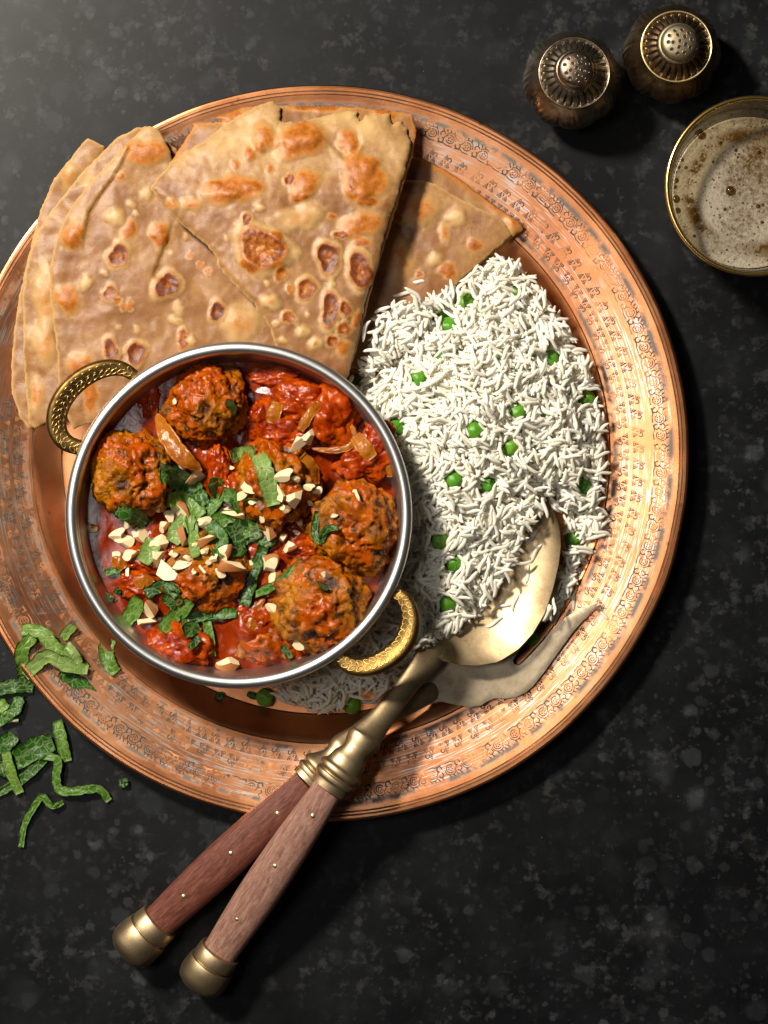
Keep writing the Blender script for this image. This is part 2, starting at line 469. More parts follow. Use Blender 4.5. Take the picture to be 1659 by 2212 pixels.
def m_beer():
    t = NT('beer_surface'); o = t.tc.outputs['Object']
    a = t.noise(34, 3, 0.5); f = t.noise(520, 5, 0.75); sp = t.voro(1100); sp2 = t.voro(420)
    foam = t.step(t.math('ADD', a, t.math('MULTIPLY', t.math('SUBTRACT', f, 0.5), 0.6)), 0.30, 0.52)
    holes = t.step(sp2, 0.13, 0.20)
    rr_ = t.n('ShaderNodeVectorMath', {0: t.n('ShaderNodeVectorMath', {0: o, 1: (1.0, 1.0, 0.0)}, operation='MULTIPLY').outputs[0]}, operation='LENGTH').outputs['Value']
    ringd = t.step(t.math('ABSOLUTE', t.math('SUBTRACT', rr_, 0.0235)), 0.0042, 0.0012)
    ringd = t.math('MULTIPLY', ringd, t.step(t.math('ADD', t.noise(60, 4), t.math('MULTIPLY', t.math('SUBTRACT', f, 0.5), 0.9)), 0.42, 0.58))
    foam = t.math('MULTIPLY', foam, t.math('SUBTRACT', 1.0, ringd))
    c = t.mix(t.math('MULTIPLY', t.math('MULTIPLY', foam, holes), t.ramp(sp, [(0.1, 0.62), (0.5, 0.98)])), (0.060, 0.029, 0.002), (0.29, 0.25, 0.19))
    return t.set(color=c, rough=0.22, spec=0.5, normal=t.bump(t.math('SUBTRACT', f, sp), 0.35, 0.0004))

def m_glass(name, color, rough=0.02):
    t = NT(name)
    tr = t.n('ShaderNodeBsdfTransparent', {0: (color[0], color[1], color[2], 1)}); gl = t.n('ShaderNodeBsdfGlossy', {0: (1, 1, 1, 1), 'Roughness': rough})
    mx = t.n('ShaderNodeMixShader', {0: t.math('ADD', 0.04, t.math('MULTIPLY', t.math('POWER', t.n('ShaderNodeLayerWeight', {0: 0.5}).outputs['Facing'], 4.0), 0.6)), 1: tr.outputs[0], 2: gl.outputs[0]})
    t.t.links.new(mx.outputs[0], t.t.nodes['Material Output'].inputs['Surface'])
    t.t.nodes.remove(t.b)
    return t.m

M = dict(
    table=m_table(), copper=m_copper(), engrave=m_engrave(), steel=m_steel(), roti=m_roti(), rice=m_rice(), pea=m_pea(), mint=m_mint(),
    sauce=m_sauce(), kofta=m_kofta(),
    tomato=m_wet('cooked_tomato', (0.15, 0.006, 0.0004), (0.40, 0.056, 0.0008), 0.0, 0.05, 190, 0.5),
    onion=m_wet('cooked_onion', (0.21, 0.048, 0.002), (0.34, 0.115, 0.009), 0.15, 0.10, 140, 0.5),
    pepper=m_wet('curry_leaf', (0.012, 0.020, 0.006), (0.05, 0.055, 0.012), 0.05, 0.18, 200, 0.3),
    skin=m_almond('almond_skin', True), nut=m_almond('almond_flesh', False),
    bronze=m_brass('aged_bronze', (0.45, 0.34, 0.20), (0.27, 0.19, 0.105), 0.38, 130),
    pale_bronze=m_brass('pale_bronze', (0.58, 0.48, 0.34), (0.38, 0.29, 0.18), 0.38, 130),
    handle=m_brass('cast_brass', (0.20, 0.12, 0.035), (0.07, 0.042, 0.015), 0.40, 220),
    leafbrass=m_brass('worn_brass', (0.58, 0.39, 0.13), (0.25, 0.155, 0.05), 0.30, 220),
    pin=m_brass('pin_brass', (0.90, 0.76, 0.40), (0.7, 0.55, 0.25), 0.30, 300),
    shaker=m_brass('shaker_silver', (0.36, 0.32, 0.25), (0.10, 0.07, 0.04), 0.26, 170),
    shaker2=m_brass('shaker_brown', (0.27, 0.19, 0.11), (0.075, 0.04, 0.02), 0.28, 170),
    cap=m_brass('cap_dark', (0.36, 0.27, 0.20), (0.10, 0.06, 0.04), 0.26, 420),
    verd=m_brass('cap_verdigris', (0.42, 0.30, 0.18), (0.14, 0.20, 0.15), 0.42, 380),
    wood=m_wood('pale_rosewood', (0.145, 0.062, 0.046), (0.25, 0.125, 0.092), (0.36, 0.225, 0.17)),
    wood2=m_wood('dark_rosewood', (0.062, 0.016, 0.011), (0.125, 0.036, 0.022), (0.20, 0.075, 0.046)),
    gold=m_brass('gilt', (0.92, 0.62, 0.20), (0.7, 0.42, 0.10), 0.16, 300),
    glass=m_glass('amber_glass', (0.99, 0.95, 0.84)), beer=m_beer(), bubble=m_glass('bubble_film', (0.50, 0.40, 0.26), 0.03),
    black=m_simple('hole_shade', (0.006, 0.005, 0.004), 0.8),
    stem=m_simple('mint_stem', (0.50, 0.55, 0.25), 0.4),
)

# ------------------------------------------------------------------ table
def grid_plane(w, h, z):
    return [(-w, -h, z), (w, -h, z), (w, h, z), (-w, h, z)], [(0, 1, 2, 3)]
v, f = grid_plane(1.1, 1.1, 0.0)
tag(mk('table_top', v, f, M['table'], smooth=False), 'dark mottled slate table top', 'table', kind='structure')

# ------------------------------------------------------------------ copper plate
PC = W(693, 981, 12); PC.z = 0
PROFILE = [(0, 2.2), (150, 2.2), (300, 2.2), (450, 2.2), (556, 2.2), (564, 2.35), (566, 2.1), (568, 2.5), (574, 3.0), (584, 4.1), (598, 5.7), (612, 7.5),
           (621, 8.35), (625, 8.6), (626.5, 8.4), (628, 8.7), (640, 9.1), (665, 10.2), (690, 11.3), (715, 12.4), (745, 13.8), (765, 14.7), (772.5, 15.0), (774, 14.8),
           (775.5, 15.1), (779.5, 15.2), (781, 15.0), (782.5, 15.3), (788, 15.4), (792, 15.2), (794.5, 14.6), (795, 13.9), (794, 13.3),
           (788, 13.4), (740, 11.9), (630, 7.0), (618, 6.0), (572, 0.9), (562, 0.3), (300, 0.3), (0, 0.3)]
_pr = [p[0] for p in PROFILE[:32]]; _pz = [p[1] for p in PROFILE[:32]]
def plate_z(ru): return float(np.interp(ru, _pr, _pz))          # mm
plate = empty('copper_plate', PC, 'large round engraved copper plate holding the whole meal', 'plate')
def pm(r, z, a, i):
    k = noise.noise(Vector((math.cos(a) * 2.2, math.sin(a) * 2.2, 3.3))) * 0.004 + noise.noise(Vector((math.cos(a) * 7, math.sin(a) * 7, 9))) * 0.0016
    w = max(0, (r / PP - 560) / 235); wz = max(0, (r / PP - 765) / 30)
    return r * (1 + k * w), z + (0.0006 * noise.noise(Vector((math.cos(a) * 2, math.sin(a) * 2, 1))) * wz)
prof = []
for i, (r, z) in enumerate(PROFILE): prof.append((r * PP, z * 0.001))
v, f = lathe(prof, 360, PC, pm)
dish = mk('dish', v, f, M['copper'], plate)
autosmooth(dish, 14)

def motif(strips, r0, lift=0.05):
    """strips: (points (t, r), width[, closed fill]); polar layout about the plate axis, t along the rim"""
    vs, fs = [], []
    def P(t, r, dz):
        a = t / r0
        return Vector((r * PP * math.cos(a), r * PP * math.sin(a), (plate_z(r) + dz) * 0.001))
    for pts, w in strips:
        if w == 0:                                              # filled patch
            o = len(vs)
            vs += [P(t, r, lift) for t, r in pts]; fs.append(tuple(range(o, o + len(pts))))
            continue
        n = len(pts); o = len(vs)
        for i, (t, r) in enumerate(pts):
            a, b = pts[max(i - 1, 0)], pts[min(i + 1, n - 1)]
            dx, dy = b[0] - a[0], b[1] - a[1]; L = math.hypot(dx, dy) or 1
            nx, ny = -dy / L * w / 2, dx / L * w / 2
            vs += [P(t + nx, r + ny, lift), P(t - nx, r - ny, lift)]
        for i in range(n - 1): fs.append((o + 2 * i, o + 2 * i + 1, o + 2 * i + 3, o + 2 * i + 2))
    return make_mesh('engraved_motif', vs, fs, M['engrave'], smooth=False)

def arc(cx, cy, r, a0, a1, n=8):
    return [(cx + r * math.cos(math.radians(a0 + (a1 - a0) * i / n)), cy + r * math.sin(math.radians(a0 + (a1 - a0) * i / n))) for i in range(n + 1)]
def disc(cx, cy, r, n=6): return arc(cx, cy, r, 0, 360 - 360 / n, n - 1)

def tri_motif(r0, flip):
    k = -1 if flip else 1
    S_ = []
    for cx, cy, q in ((0, 9, 5.2), (-7.5, -6, 5.0), (7.5, -6, 5.0)):
        cy = r0 + k * cy
        S_.append(([(cx - q, cy - k * q * 0.8), (cx + q, cy - k * q * 0.8), (cx, cy + k * q), (cx - q, cy - k * q * 0.8)], 2.4))
        S_.append((disc(cx, cy - k * 1, 1.9), 0))
    S_.append((arc(-8, r0 + k * 6, 4, 40, 250), 2.6))
    for i in range(2): S_.append(([(1 + 5 * i, r0 + k * 2), (-1 + 6 * i, r0 - k * (4 + 2 * i))], 2.4))
    return motif(S_, r0)
def scroll_motif(r0):
    S_ = [(arc(-9, r0, 8.6, 60, 330, 12), 2.2), (arc(-9, r0 + 1, 12.5, 30, 190, 9), 2.0), ([(-2, r0 + 7), (3, r0 + 2), (6, r0 - 4)], 2.0)]
    for a in range(18, 378, 72): S_.append((disc(-9 + 4.0 * math.cos(math.radians(a)), r0 + 4.0 * math.sin(math.radians(a)), 1.7), 0))
    S_.append((arc(10, r0 - 7, 5.5, 100, 380, 10), 3.0))
    S_.append((arc(10, r0 + 6, 5, -60, 170, 8), 2.4))
    for i in range(4): S_.append(([(-16 + i * 8.5, r0 + 12), (-13 + i * 8.5, r0 + 18)], 2.6))
    S_.append(([(-18, r0 - 14), (-4, r0 - 14.5), (2, r0 - 12), (16, r0 - 14)], 2.2))
    return motif(S_, r0)
def around(name, me, count, off=0.0):
    for i in range(count):
        o = place(name, me, plate)
        o.rotation_euler.z = 2 * math.pi * (i + off + R.uniform(-0.07, 0.07)) / count
around('engraved_triangle', tri_motif(655, True), 121, 0.0)
around('engraved_triangle', tri_motif(687, False), 121, 0.45)
around('engraved_scroll', scroll_motif(734), 117, 0.2)

# ------------------------------------------------------------------ karahi bowl
ZR = 55.0                                                       # rim height
KC = W(515, 1113, ZR); KC.z = 0
KF = (H - ZR * 0.001) / H
KR = 376 * S * KF                                               # outer rim radius
bowl = empty('karahi_bowl', Vector((KC.x, KC.y, 0.0022)), 'round steel curry bowl with two brass loop handles', 'bowl')
def kprof():
    p = []
    rim = KR - 0.0025
    out = [(0.0, 2.3), (0.050, 2.3), (0.0535, 3.6), (0.0560, 8), (0.0595, 18), (0.0625, 28), (0.0648, 38), (0.0660, 46), (0.0664, 49.5)]
    p += [(r, z * 0.001) for r, z in out]
    for a in range(-60, 241, 25):                                # rolled rim, outside over the top to the inside
        p.append((rim + 0.0025 * math.cos(math.radians(a)), 0.0525 + 0.0025 * math.sin(math.radians(a))))
    inn = [(0.0655, 46), (0.0638, 38), (0.0614, 28), (0.0584, 18), (0.0548, 8.5), (0.0520, 5.0), (0.048, 4.3), (0.0, 4.3)]
    p += [(r, z * 0.001) for r, z in inn]
    return p
v, f = lathe(kprof(), 200, KC)
mk('wall', v, f, M['steel'], bowl)
SAUCE_Z = 37.8

def handle(path, zs, wd):
    c = catmull([(x, y, z) for (x, y), z in zip(path, zs)], 8)
    pts = [W(*p) for p in c]
    n = len(pts)
    ra = [wd * S * KF * (0.55 + 0.45 * math.sin(math.pi * min(1, max(0, i / (n - 1))))) for i in range(n)]
    mid = sum(pts, Vector()) / n; inw = Vector((KC.x - mid.x, KC.y - mid.y, 0)).normalized()
    upv = (Vector((0, 0, 1)) + inw * 0.55).normalized()
    v, f = sweep(pts, ra, [0.0024] * n, 16, 3.2, up=upv)
    h = mk('handle', v, f, M['handle'], bowl); autosmooth(h, 40)
    # cast leaf relief along the upper face
    L = [0]
    for i in range(1, n): L.append(L[-1] + (pts[i] - pts[i - 1]).length)
    tot = L[-1]; cnt = int(tot / 0.0030)
    for k in range(1, cnt):
        s = tot * k / cnt
        i = max(1, min(n - 2, int(np.searchsorted(L, s))))
        p = pts[i]; t = (pts[i + 1] - pts[i - 1]).normalized(); side = t.cross(upv).normalized()
        up = side.cross(t)
        for sg in (-1, 1):
            ctr = p + side * sg * ra[i] * 0.36 + up * 0.00236
            ax = (t * 0.8 + side * sg * 0.6).normalized(); bx = ax.cross(up).normalized()
            ring = []
            for q in range(10):
                a = 2 * math.pi * q / 10
                lx = math.cos(a) * 0.0015; ly = math.sin(a) * 0.00085 * (1 - 0.25 * math.cos(a))
                ring.append(ctr + ax * lx + bx * ly)
            vv, ff = tube(ring, 0.00024, 5, closed=True)
            b = Vector(bowl.location)
            me = make_mesh('cast_leaf', [x - b for x in vv], ff, M['leafbrass'])
            o = bpy.data.objects.new('cast_leaf', me); COL.objects.link(o); o.parent = h
    return h
handle([(292, 812), (262, 796), (226, 796), (186, 812), (150, 842), (127, 880), (122, 920), (138, 952), (172, 966), (200, 958)],
       [49, 50, 51, 51.5, 52, 52, 51.5, 51, 50, 49], 23)
handle([(842, 1284), (868, 1291), (884, 1318), (885, 1352), (870, 1390), (840, 1420), (800, 1439), (766, 1441), (742, 1428), (730, 1410)],
       [49, 50, 51, 51.5, 52, 52, 51.5, 51, 50, 49], 23)
for x, y in ((262, 862), (201, 943)):                            # rivets inside the wall
    p = W(x, y, 45)
    v, f = bisphere(p, 0.0022, 0.0022, 0.0022, 3)
    mk('rivet', v, f, M['cap'], bowl)

# ------------------------------------------------------------------ sauce and what lies in it
def smooth_bump(d): return max(0.0, 1 - d * d) ** 2
LUMPS = [(655, 890, 130, 7), (590, 1180, 150, 4), (800, 985, 90, 6), (470, 1010, 70, 5), (390, 1395, 95, 5), (540, 1330, 110, 3), (400, 1200, 140, 5),
         (640, 815, 80, 4), (770, 1210, 110, 3), (330, 1275, 80, 3), (560, 1390, 90, 4)]
vs, fs, lump = [], [], []
NR, NA = 64, 220
for i in range(NR + 1):
    for j in range(NA):
        r = 0.0637 * i / NR; a = 2 * math.pi * j / NA
        X, Y = KC.x + r * math.cos(a), KC.y + r * math.sin(a)
        px, py = CX + X / S / 0.964, CY - Y / S / 0.964
        e = 1 - max(0, (i / NR - 0.9) / 0.1)
        l = sum(smooth_bump(math.hypot(px - x, py - y) / q) * h for x, y, q, h in LUMPS)
        nz = noise.fractal(Vector((px * 0.018, py * 0.018, 2)), 0.8, 2.1, 4)
        z = SAUCE_Z + (l * (0.75 + 0.5 * nz) + 0.25 * nz + min(1, l * 0.3) * 1.0 * noise.noise(Vector((px * 0.07, py * 0.07, 5)))) * e
        vs.append(Vector((X, Y, z * 0.001))); lump.append(min(1.0, l / 5) * e)
for i in range(NR):
    for j in range(NA):
        k = (j + 1) % NA
        fs.append((i * NA + j, (i + 1) * NA + j, (i + 1) * NA + k, i * NA + k))
tag(mk('curry_sauce', vs, fs, M['sauce'], None, (KC.x, KC.y, 0.0385), attrs={'lump': lump}), 'glossy red tomato curry sauce filling the steel bowl', 'sauce')

def rough_ball(x, y, z, rx, ry, rz, seed, amp=0.10, fine=0.05, sub=5, pits=3):
    bm = bmesh.new(); bmesh.ops.create_icosphere(bm, subdivisions=sub, radius=1)
    rr = random.Random(seed)
    ps = [(Vector((rr.uniform(-1, 1), rr.uniform(-1, 1), rr.uniform(0.1, 1))).normalized(), rr.uniform(0.14, 0.34)) for _ in range(pits)]
    off = Vector((seed * 3.7, seed * 1.3, 0))
    vs, pit = [], []
    c = W(x, y, z)
    for v in bm.verts:
        d = v.co.normalized()
        fn = noise.fractal(d * 4.0 + off, 0.5, 2.3, 6)
        k = 1 + amp * noise.fractal(d * 1.6 + off, 0.9, 2.0, 3) + fine * fn
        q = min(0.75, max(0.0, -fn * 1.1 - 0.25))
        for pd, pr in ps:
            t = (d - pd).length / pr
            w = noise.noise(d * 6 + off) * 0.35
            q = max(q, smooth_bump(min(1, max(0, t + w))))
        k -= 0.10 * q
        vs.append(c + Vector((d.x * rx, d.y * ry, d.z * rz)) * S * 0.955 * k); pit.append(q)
    fs = [tuple(v.index for v in f.verts) for f in bm.faces]
    bm.free(); return vs, fs, pit, c

KOFTA = [(450, 872, 40, 88, 88, 78, 1, 'kofta ball beside the bowl wall above the amber onion wedge'),
         (288, 1026, 40, 96, 94, 80, 2, 'kofta ball beside the bowl wall next to the left brass handle'),
         (598, 1040, 41, 92, 96, 78, 3, 'sauce coated kofta ball in the middle under a broad mint strip'),
         (766, 1136, 41, 100, 98, 80, 4, 'knobbly kofta ball beside the rice side of the bowl'),
         (690, 1308, 41, 108, 104, 82, 5, 'cracked kofta ball beside the right brass handle'),
         (438, 1236, 37, 100, 90, 68, 6, 'kofta ball half buried under chopped almonds'),
         (575, 1388, 33, 74, 56, 55, 7, 'dark kofta ball sunk in the sauce by the bowl wall')]
for x, y, z, rx, ry, rz, sd, lab in KOFTA:
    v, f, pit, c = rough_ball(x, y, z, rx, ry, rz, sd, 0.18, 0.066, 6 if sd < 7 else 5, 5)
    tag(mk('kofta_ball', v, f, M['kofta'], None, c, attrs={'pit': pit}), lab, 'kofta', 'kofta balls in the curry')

TOM = [(575, 905, 40, 42, 50, 34, 11), (655, 865, 42, 62, 40, 34, 12), (715, 900, 42, 60, 66, 40, 13), (620, 935, 41, 70, 40, 34, 14), (602, 815, 37, 62, 26, 26, 15),
       (785, 1000, 41, 58, 44, 36, 16), (815, 950, 40, 40, 40, 32, 17), (475, 1005, 40, 30, 52, 34, 18), (498, 1050, 40, 34, 34, 28, 19),
       (388, 1395, 39, 70, 52, 40, 20), (322, 862, 36, 26, 40, 22, 21), (560, 1330, 38, 50, 36, 26, 22), (655, 1190, 40, 40, 26, 24, 23), (300, 1262, 38, 52, 34, 26, 24),
       (330, 1210, 39, 60, 34, 28, 25)]
TL = {20: 'bright red tomato lump by the bowl wall below the mint heap', 18: 'soft red tomato piece next to the amber onion wedge',
      11: 'tomato chunk under a short onion piece', 12: 'sauce coated tomato chunk at the back of the tomato heap', 13: 'largest tomato chunk, beside the thin onion ring slice',
      14: 'tomato chunk beneath an almond pair above the middle kofta', 16: 'torn tomato chunk under the glossy onion square', 17: 'tomato chunk pressed to the bowl wall on the rice side',
      19: 'small tomato piece between the middle kofta and the mint', 22: 'tomato piece between the sunken and the cracked kofta', 23: 'narrow tomato piece between the two kofta by the rice',
      24: 'tomato piece under a small onion square', 25: 'tomato piece under the densest almond heap',
      15: 'flat red tomato slice against the shaded bowl wall', 21: 'dark red tomato strip in the shaded sauce by the rivets'}
for x, y, z, rx, ry, rz, sd in TOM:
    v, f, pit, c = rough_ball(x, y, z, rx, ry, rz, sd, 0.30, 0.055, 5, 3)
    o = mk('tomato_chunk', v, f, M['tomato'], None, c)
    tag(o, TL[sd], 'tomato', 'tomato chunks in the curry')

def strip(points, width, thick, cup=0.3, nacross=9, taper=0.55, tone=None, sharp=True, twist=None, crinkle=0.0, seed=0):
    """ribbon of real thickness: points (x, y, z mm), width in measured units; returns verts, faces, attrs"""
    c = catmull(points, 7); n = len(c); vs_t, vs_b, rib = [], [], []
    P = [W(*p) for p in c]
    tw = np.interp(np.linspace(0, 1, n), np.linspace(0, 1, len(twist)), twist) if twist else [0] * n
    for i in range(n):
        t = (P[min(i + 1, n - 1)] - P[max(i - 1, 0)]).normalized()
        side = t.cross(Vector((0, 0, 1)))
        side = side.normalized() if side.length > 1e-5 else Vector((1, 0, 0))
        up = side.cross(t).normalized()
        s2 = side * math.cos(tw[i]) + up * math.sin(tw[i]); u2 = up * math.cos(tw[i]) - side * math.sin(tw[i])
        u = i / (n - 1)
        k = min(1.0, (1 - taper) + taper * math.sin(math.pi * min(1, max(0, u)) ** 0.9) * 1.25)
        if not sharp: k = max(0.05, math.sin(math.pi * u) ** 0.55)
        for j in range(nacross):
            q = -1 + 2 * j / (nacross - 1)
            wob = 1 + 0.30 * noise.noise(Vector((i * 0.45, (1 if q > 0 else -1) * 3, seed))) + 0.1 * noise.noise(Vector((i * 1.4, q * 2, seed)))
            wv = crinkle * noise.noise(Vector((i * 0.55, q * 2.2, seed + 7)))
            p = P[i] + s2 * (q * width * 0.5 * S * 0.96 * k * wob) + u2 * (cup * width * S * 0.5 * (q * q - 0.3) * k + wv)
            vs_t.append(p); vs_b.append(p - u2 * thick); rib.append(q)
    fs = []; N = len(vs_t); m = nacross
    for i in range(n - 1):
        for j in range(m - 1):
            a, b, c2, d = i * m + j, i * m + j + 1, (i + 1) * m + j + 1, (i + 1) * m + j
            fs.append((a, b, c2, d)); fs.append((N + d, N + c2, N + b, N + a))
    def wall(a, b): fs.append((b, a, N + a, N + b))
    for i in range(n - 1): wall(i * m, (i + 1) * m); wall((i + 1) * m + m - 1, i * m + m - 1)
    for j in range(m - 1): wall(j + 1, j); wall((n - 1) * m + j, (n - 1) * m + j + 1)
    return vs_t + vs_b, fs, rib + rib

def leaf_z(x, y, hs):                                            # height of kofta/sauce under a point (mm), for things strewn on the curry
    z = SAUCE_Z + sum(smooth_bump(math.hypot(x - a, y - b) / q) * h for a, b, q, h in LUMPS) * 0.75
    for a, b, zc, rx, ry, rz, sd, _ in KOFTA:
        d = ((x - a) / rx) ** 2 + ((y - b) / ry) ** 2
        if d < 1: z = max(z, zc + rz * 0.191 * math.sqrt(1 - d))
    for a, b, zc, rx, ry, rz, sd in TOM:
        d = ((x - a) / rx) ** 2 + ((y - b) / ry) ** 2
        if d < 1: z = max(z, zc + rz * 0.191 * math.sqrt(1 - d))
    return z + hs

ON = [([(338, 893, 41), (352, 925, 46), (375, 965, 49), (405, 995, 50), (436, 1016, 46)], 40, 'amber onion wedge leaning between two kofta balls'),
      ([(745, 905, 45), (764, 930, 46), (765, 955, 46), (740, 970, 46), (700, 972, 45), (672, 968, 44)], 15, 'thin curved onion ring slice beside a tomato chunk'),
      ([(600, 868, 47), (592, 890, 48), (588, 915, 47)], 30, 'short onion piece on top of a tomato chunk'),
      ([(648, 930, 49), (668, 895, 50), (690, 870, 48)], 22, 'onion strip lying over the tomato heap'),
      ([(765, 940, 46), (785, 965, 49), (805, 990, 48)], 34, 'glossy onion square on a tomato chunk'),
      ([(822, 975, 42), (840, 1000, 44), (846, 1030, 42)], 28, 'onion piece pressed against the bowl wall by the rice'),
      ([(560, 1300, 41), (545, 1345, 43), (530, 1385, 43), (515, 1420, 40)], 24, 'long onion strip beside the sunken kofta ball'),
      ([(500, 1345, 40), (540, 1322, 42), (575, 1290, 42)], 16, 'thin onion strip between two kofta balls'),
      ([(290, 1262, 43), (310, 1255, 44), (330, 1262, 43)], 30, 'onion square beside the chopped almonds'),
      ([(655, 985, 55), (676, 1010, 53), (682, 1045, 48)], 22, 'onion slice clinging to the middle kofta ball'),
      ([(240, 1215, 40), (255, 1215, 42), (268, 1228, 41)], 26, 'small orange onion piece beside the almond heap')]
for i, (p, w, lab) in enumerate(ON):
    v, f, rib = strip(p, w, 0.0016, -0.22, 9, 0.25, sharp=(i not in (0, 1, 7)), crinkle=0.0006, seed=i)
    tag(mk('onion_slice', v, f, M['onion'], None, W(*p[0])), lab, 'onion', 'onion slices in the curry')
for i, (p, w) in enumerate([([(490, 862, 55), (500, 880, 54), (497, 902, 51)], 22), ([(684, 1255, 57), (700, 1268, 57), (712, 1272, 57)], 12),
                            ([(345, 1000, 56), (355, 1010, 56), (366, 1012, 55)], 12), ([(560, 1362, 40), (575, 1358, 41), (592, 1352, 40)], 14)]):
    v, f, rib = strip(p, w, 0.0006, 0.2, 5, 0.6, sharp=False, seed=i + 40)
    tag(mk('curry_leaf', v, f, M['pepper'], None, W(*p[0])), 'dark wilted curry leaf stuck to a kofta ball', 'leaf', 'dark leaf scraps on the kofta')

# ------------------------------------------------------------------ chopped almonds
def almond_mesh(seed, whole):
    rr = random.Random(seed)
    bm = bmesh.new(); bmesh.ops.create_icosphere(bm, subdivisions=3, radius=1)
    for v in bm.verts:
        x = v.co.x
        v.co = Vector((x * 1.5, v.co.y * (0.92 - 0.22 * x), v.co.z * 0.66 * (0.95 - 0.12 * x)))
    for f in bm.faces: f.material_index = 0
    ncut = {'skin': 5, 'cream': 6, 'flake': 5, 'sliver': 6}[whole]
    for i in range(ncut):
        if whole == 'skin': n = Vector((rr.uniform(-1, 1), rr.uniform(-1, 1), rr.uniform(-0.9, 0.55))).normalized(); d = rr.uniform(0.18, 0.42)
        elif whole == 'flake': n = [Vector((0.1, 0.1, 1)), Vector((0, 0.1, -1)), None, None, None][i] or Vector((rr.uniform(-1, 1), rr.uniform(-1, 1), 0)).normalized(); d = 0.14 if i < 2 else rr.uniform(0.4, 0.7)
        elif whole == 'sliver': n = [Vector((0, 1, 0.2)), Vector((0, -1, 0.1)), Vector((0, 0.2, 1)), None, None, Vector((0, 0.1, -1))][i] or Vector((rr.choice((-1, 1)), rr.uniform(-0.4, 0.4), 0.2)); n = n.normalized(); d = 0.26 if i in (0, 1) else (0.34 if i in (2, 5) else 0.95)
        else: n = Vector((rr.uniform(-1, 1), rr.uniform(-1, 1), rr.uniform(-0.2, 1.2))).normalized(); d = rr.uniform(0.26, 0.52)
        r = bmesh.ops.bisect_plane(bm, geom=bm.verts[:] + bm.edges[:] + bm.faces[:], plane_co=n * d, plane_no=n, clear_outer=True)
        ed = [g for g in r['geom_cut'] if isinstance(g, bmesh.types.BMEdge)]
        if ed:
            for fc in bmesh.ops.contextual_create(bm, geom=ed)['faces']: fc.material_index = 1
    bmesh.ops.triangulate(bm, faces=[f for f in bm.faces if len(f.verts) > 4])
    ang = math.radians(28)
    for e in bm.edges: e.smooth = not (len(e.link_faces) == 2 and e.calc_face_angle(0) > ang)
    for f in bm.faces: f.smooth = True
    xs = [v.co for v in bm.verts]
    lo = [min(c[k] for c in xs) for k in range(3)]; hi = [max(c[k] for c in xs) for k in range(3)]
    sc = 1.0 / max(hi[0] - lo[0], hi[1] - lo[1])
    for v in bm.verts:
        for k in range(3): v.co[k] = (v.co[k] - (lo[k] + hi[k]) / 2) * sc
    me = bpy.data.meshes.new('almond_piece'); bm.to_mesh(me); bm.free()
    me.materials.append(M['skin']); me.materials.append(M['nut'])
    return me
AM = {k: [almond_mesh(s + q * 31, k) for s in range(6)] for q, k in enumerate(('skin', 'cream', 'flake', 'sliver'))}
ALM = [  # x, y, size, kind, yaw
 (199, 1142, 28, 'cream', 10), (275, 1133, 34, 'cream', -30), (254, 1155, 40, 'cream', 50), (268, 1170, 42, 'cream', 10), (303, 1149, 42, 'cream', 75), (354, 1135, 36, 'cream', 40),
 (364, 1117, 32, 'skin', 80), (341, 1101, 16, 'cream', 20), (388, 1101, 42, 'skin', -15), (342, 1178, 50, 'cream', 72), (344, 1203, 38, 'cream', 20), (282, 1197, 34, 'cream', 15),
 (254, 1207, 36, 'cream', -35), (394, 1161, 52, 'skin', 85), (446, 1170, 38, 'skin', 70), (443, 1127, 40, 'cream', 40), (505, 1109, 44, 'skin', 55), (484, 1192, 44, 'cream', 60),
 (375, 1197, 24, 'cream', 0), (441, 1195, 24, 'cream', 20), (499, 1227, 54, 'skin', 30), (475, 1238, 26, 'cream', -20), (362, 1236, 46, 'flake', -25), (393, 1221, 40, 'flake', 15),
 (418, 1235, 18, 'cream', 0), (437, 1230, 24, 'sliver', -50), (275, 1232, 38, 'sliver', 88), (321, 1313, 46, 'skin', -20), (319, 1341, 40, 'sliver', 12), (491, 1431, 44, 'skin', 60),
 (482, 1145, 20, 'cream', 0), (488, 1161, 20, 'cream', -30), (517, 1175, 14, 'cream', 0), (580, 1145, 46, 'skin', -45), (651, 1127, 30, 'cream', 60), (627, 1180, 36, 'cream', 15),
 (582, 1217, 54, 'cream', 35), (593, 1245, 36, 'skin', 40), (590, 1316, 34, 'cream', 0), (545, 1218, 26, 'cream', 20), (645, 1394, 26, 'flake', -30), (722, 1114, 16, 'flake', 10),
 (640, 958, 38, 'skin', 30), (667, 948, 38, 'cream', 40), (614, 1027, 40, 'cream', 40), (638, 1035, 20, 'cream', 0), (538, 1054, 34, 'flake', -30), (524, 1069, 32, 'flake', 30),
 (601, 1063, 34, 'flake', 80), (634, 1082, 46, 'cream', 15), (668, 1052, 24, 'cream', 20), (682, 1061, 28, 'cream', 25), (772, 1074, 28, 'skin', -25), (567, 1113, 30, 'cream', 60),
 (615, 1099, 28, 'cream', 0), (670, 1087, 16, 'flake', -15), (580, 1129, 22, 'cream', 20), (389, 1012, 24, 'cream', -30), (428, 1030, 44, 'cream', -20), (379, 865, 16, 'cream', 50),
 (610, 1160, 26, 'cream', 30), (640, 1150, 16, 'flake', 0), (462, 1206, 22, 'cream', 50), (405, 1205, 18, 'cream', 0), (520, 1205, 20, 'flake', 40), (330, 1222, 14, 'flake', 0),
 (312, 1192, 16, 'cream', 80), (420, 1180, 18, 'cream', 10), (565, 1190, 16, 'cream', 70), (450, 1215, 14, 'flake', 0), (500, 1010, 12, 'flake', 0), (725, 1075, 12, 'flake', 30),
 (700, 1240, 12, 'flake', 30), (695, 1300, 14, 'flake', 80), (545, 1085, 18, 'cream', 0), (350, 1210, 12, 'flake', 30)]
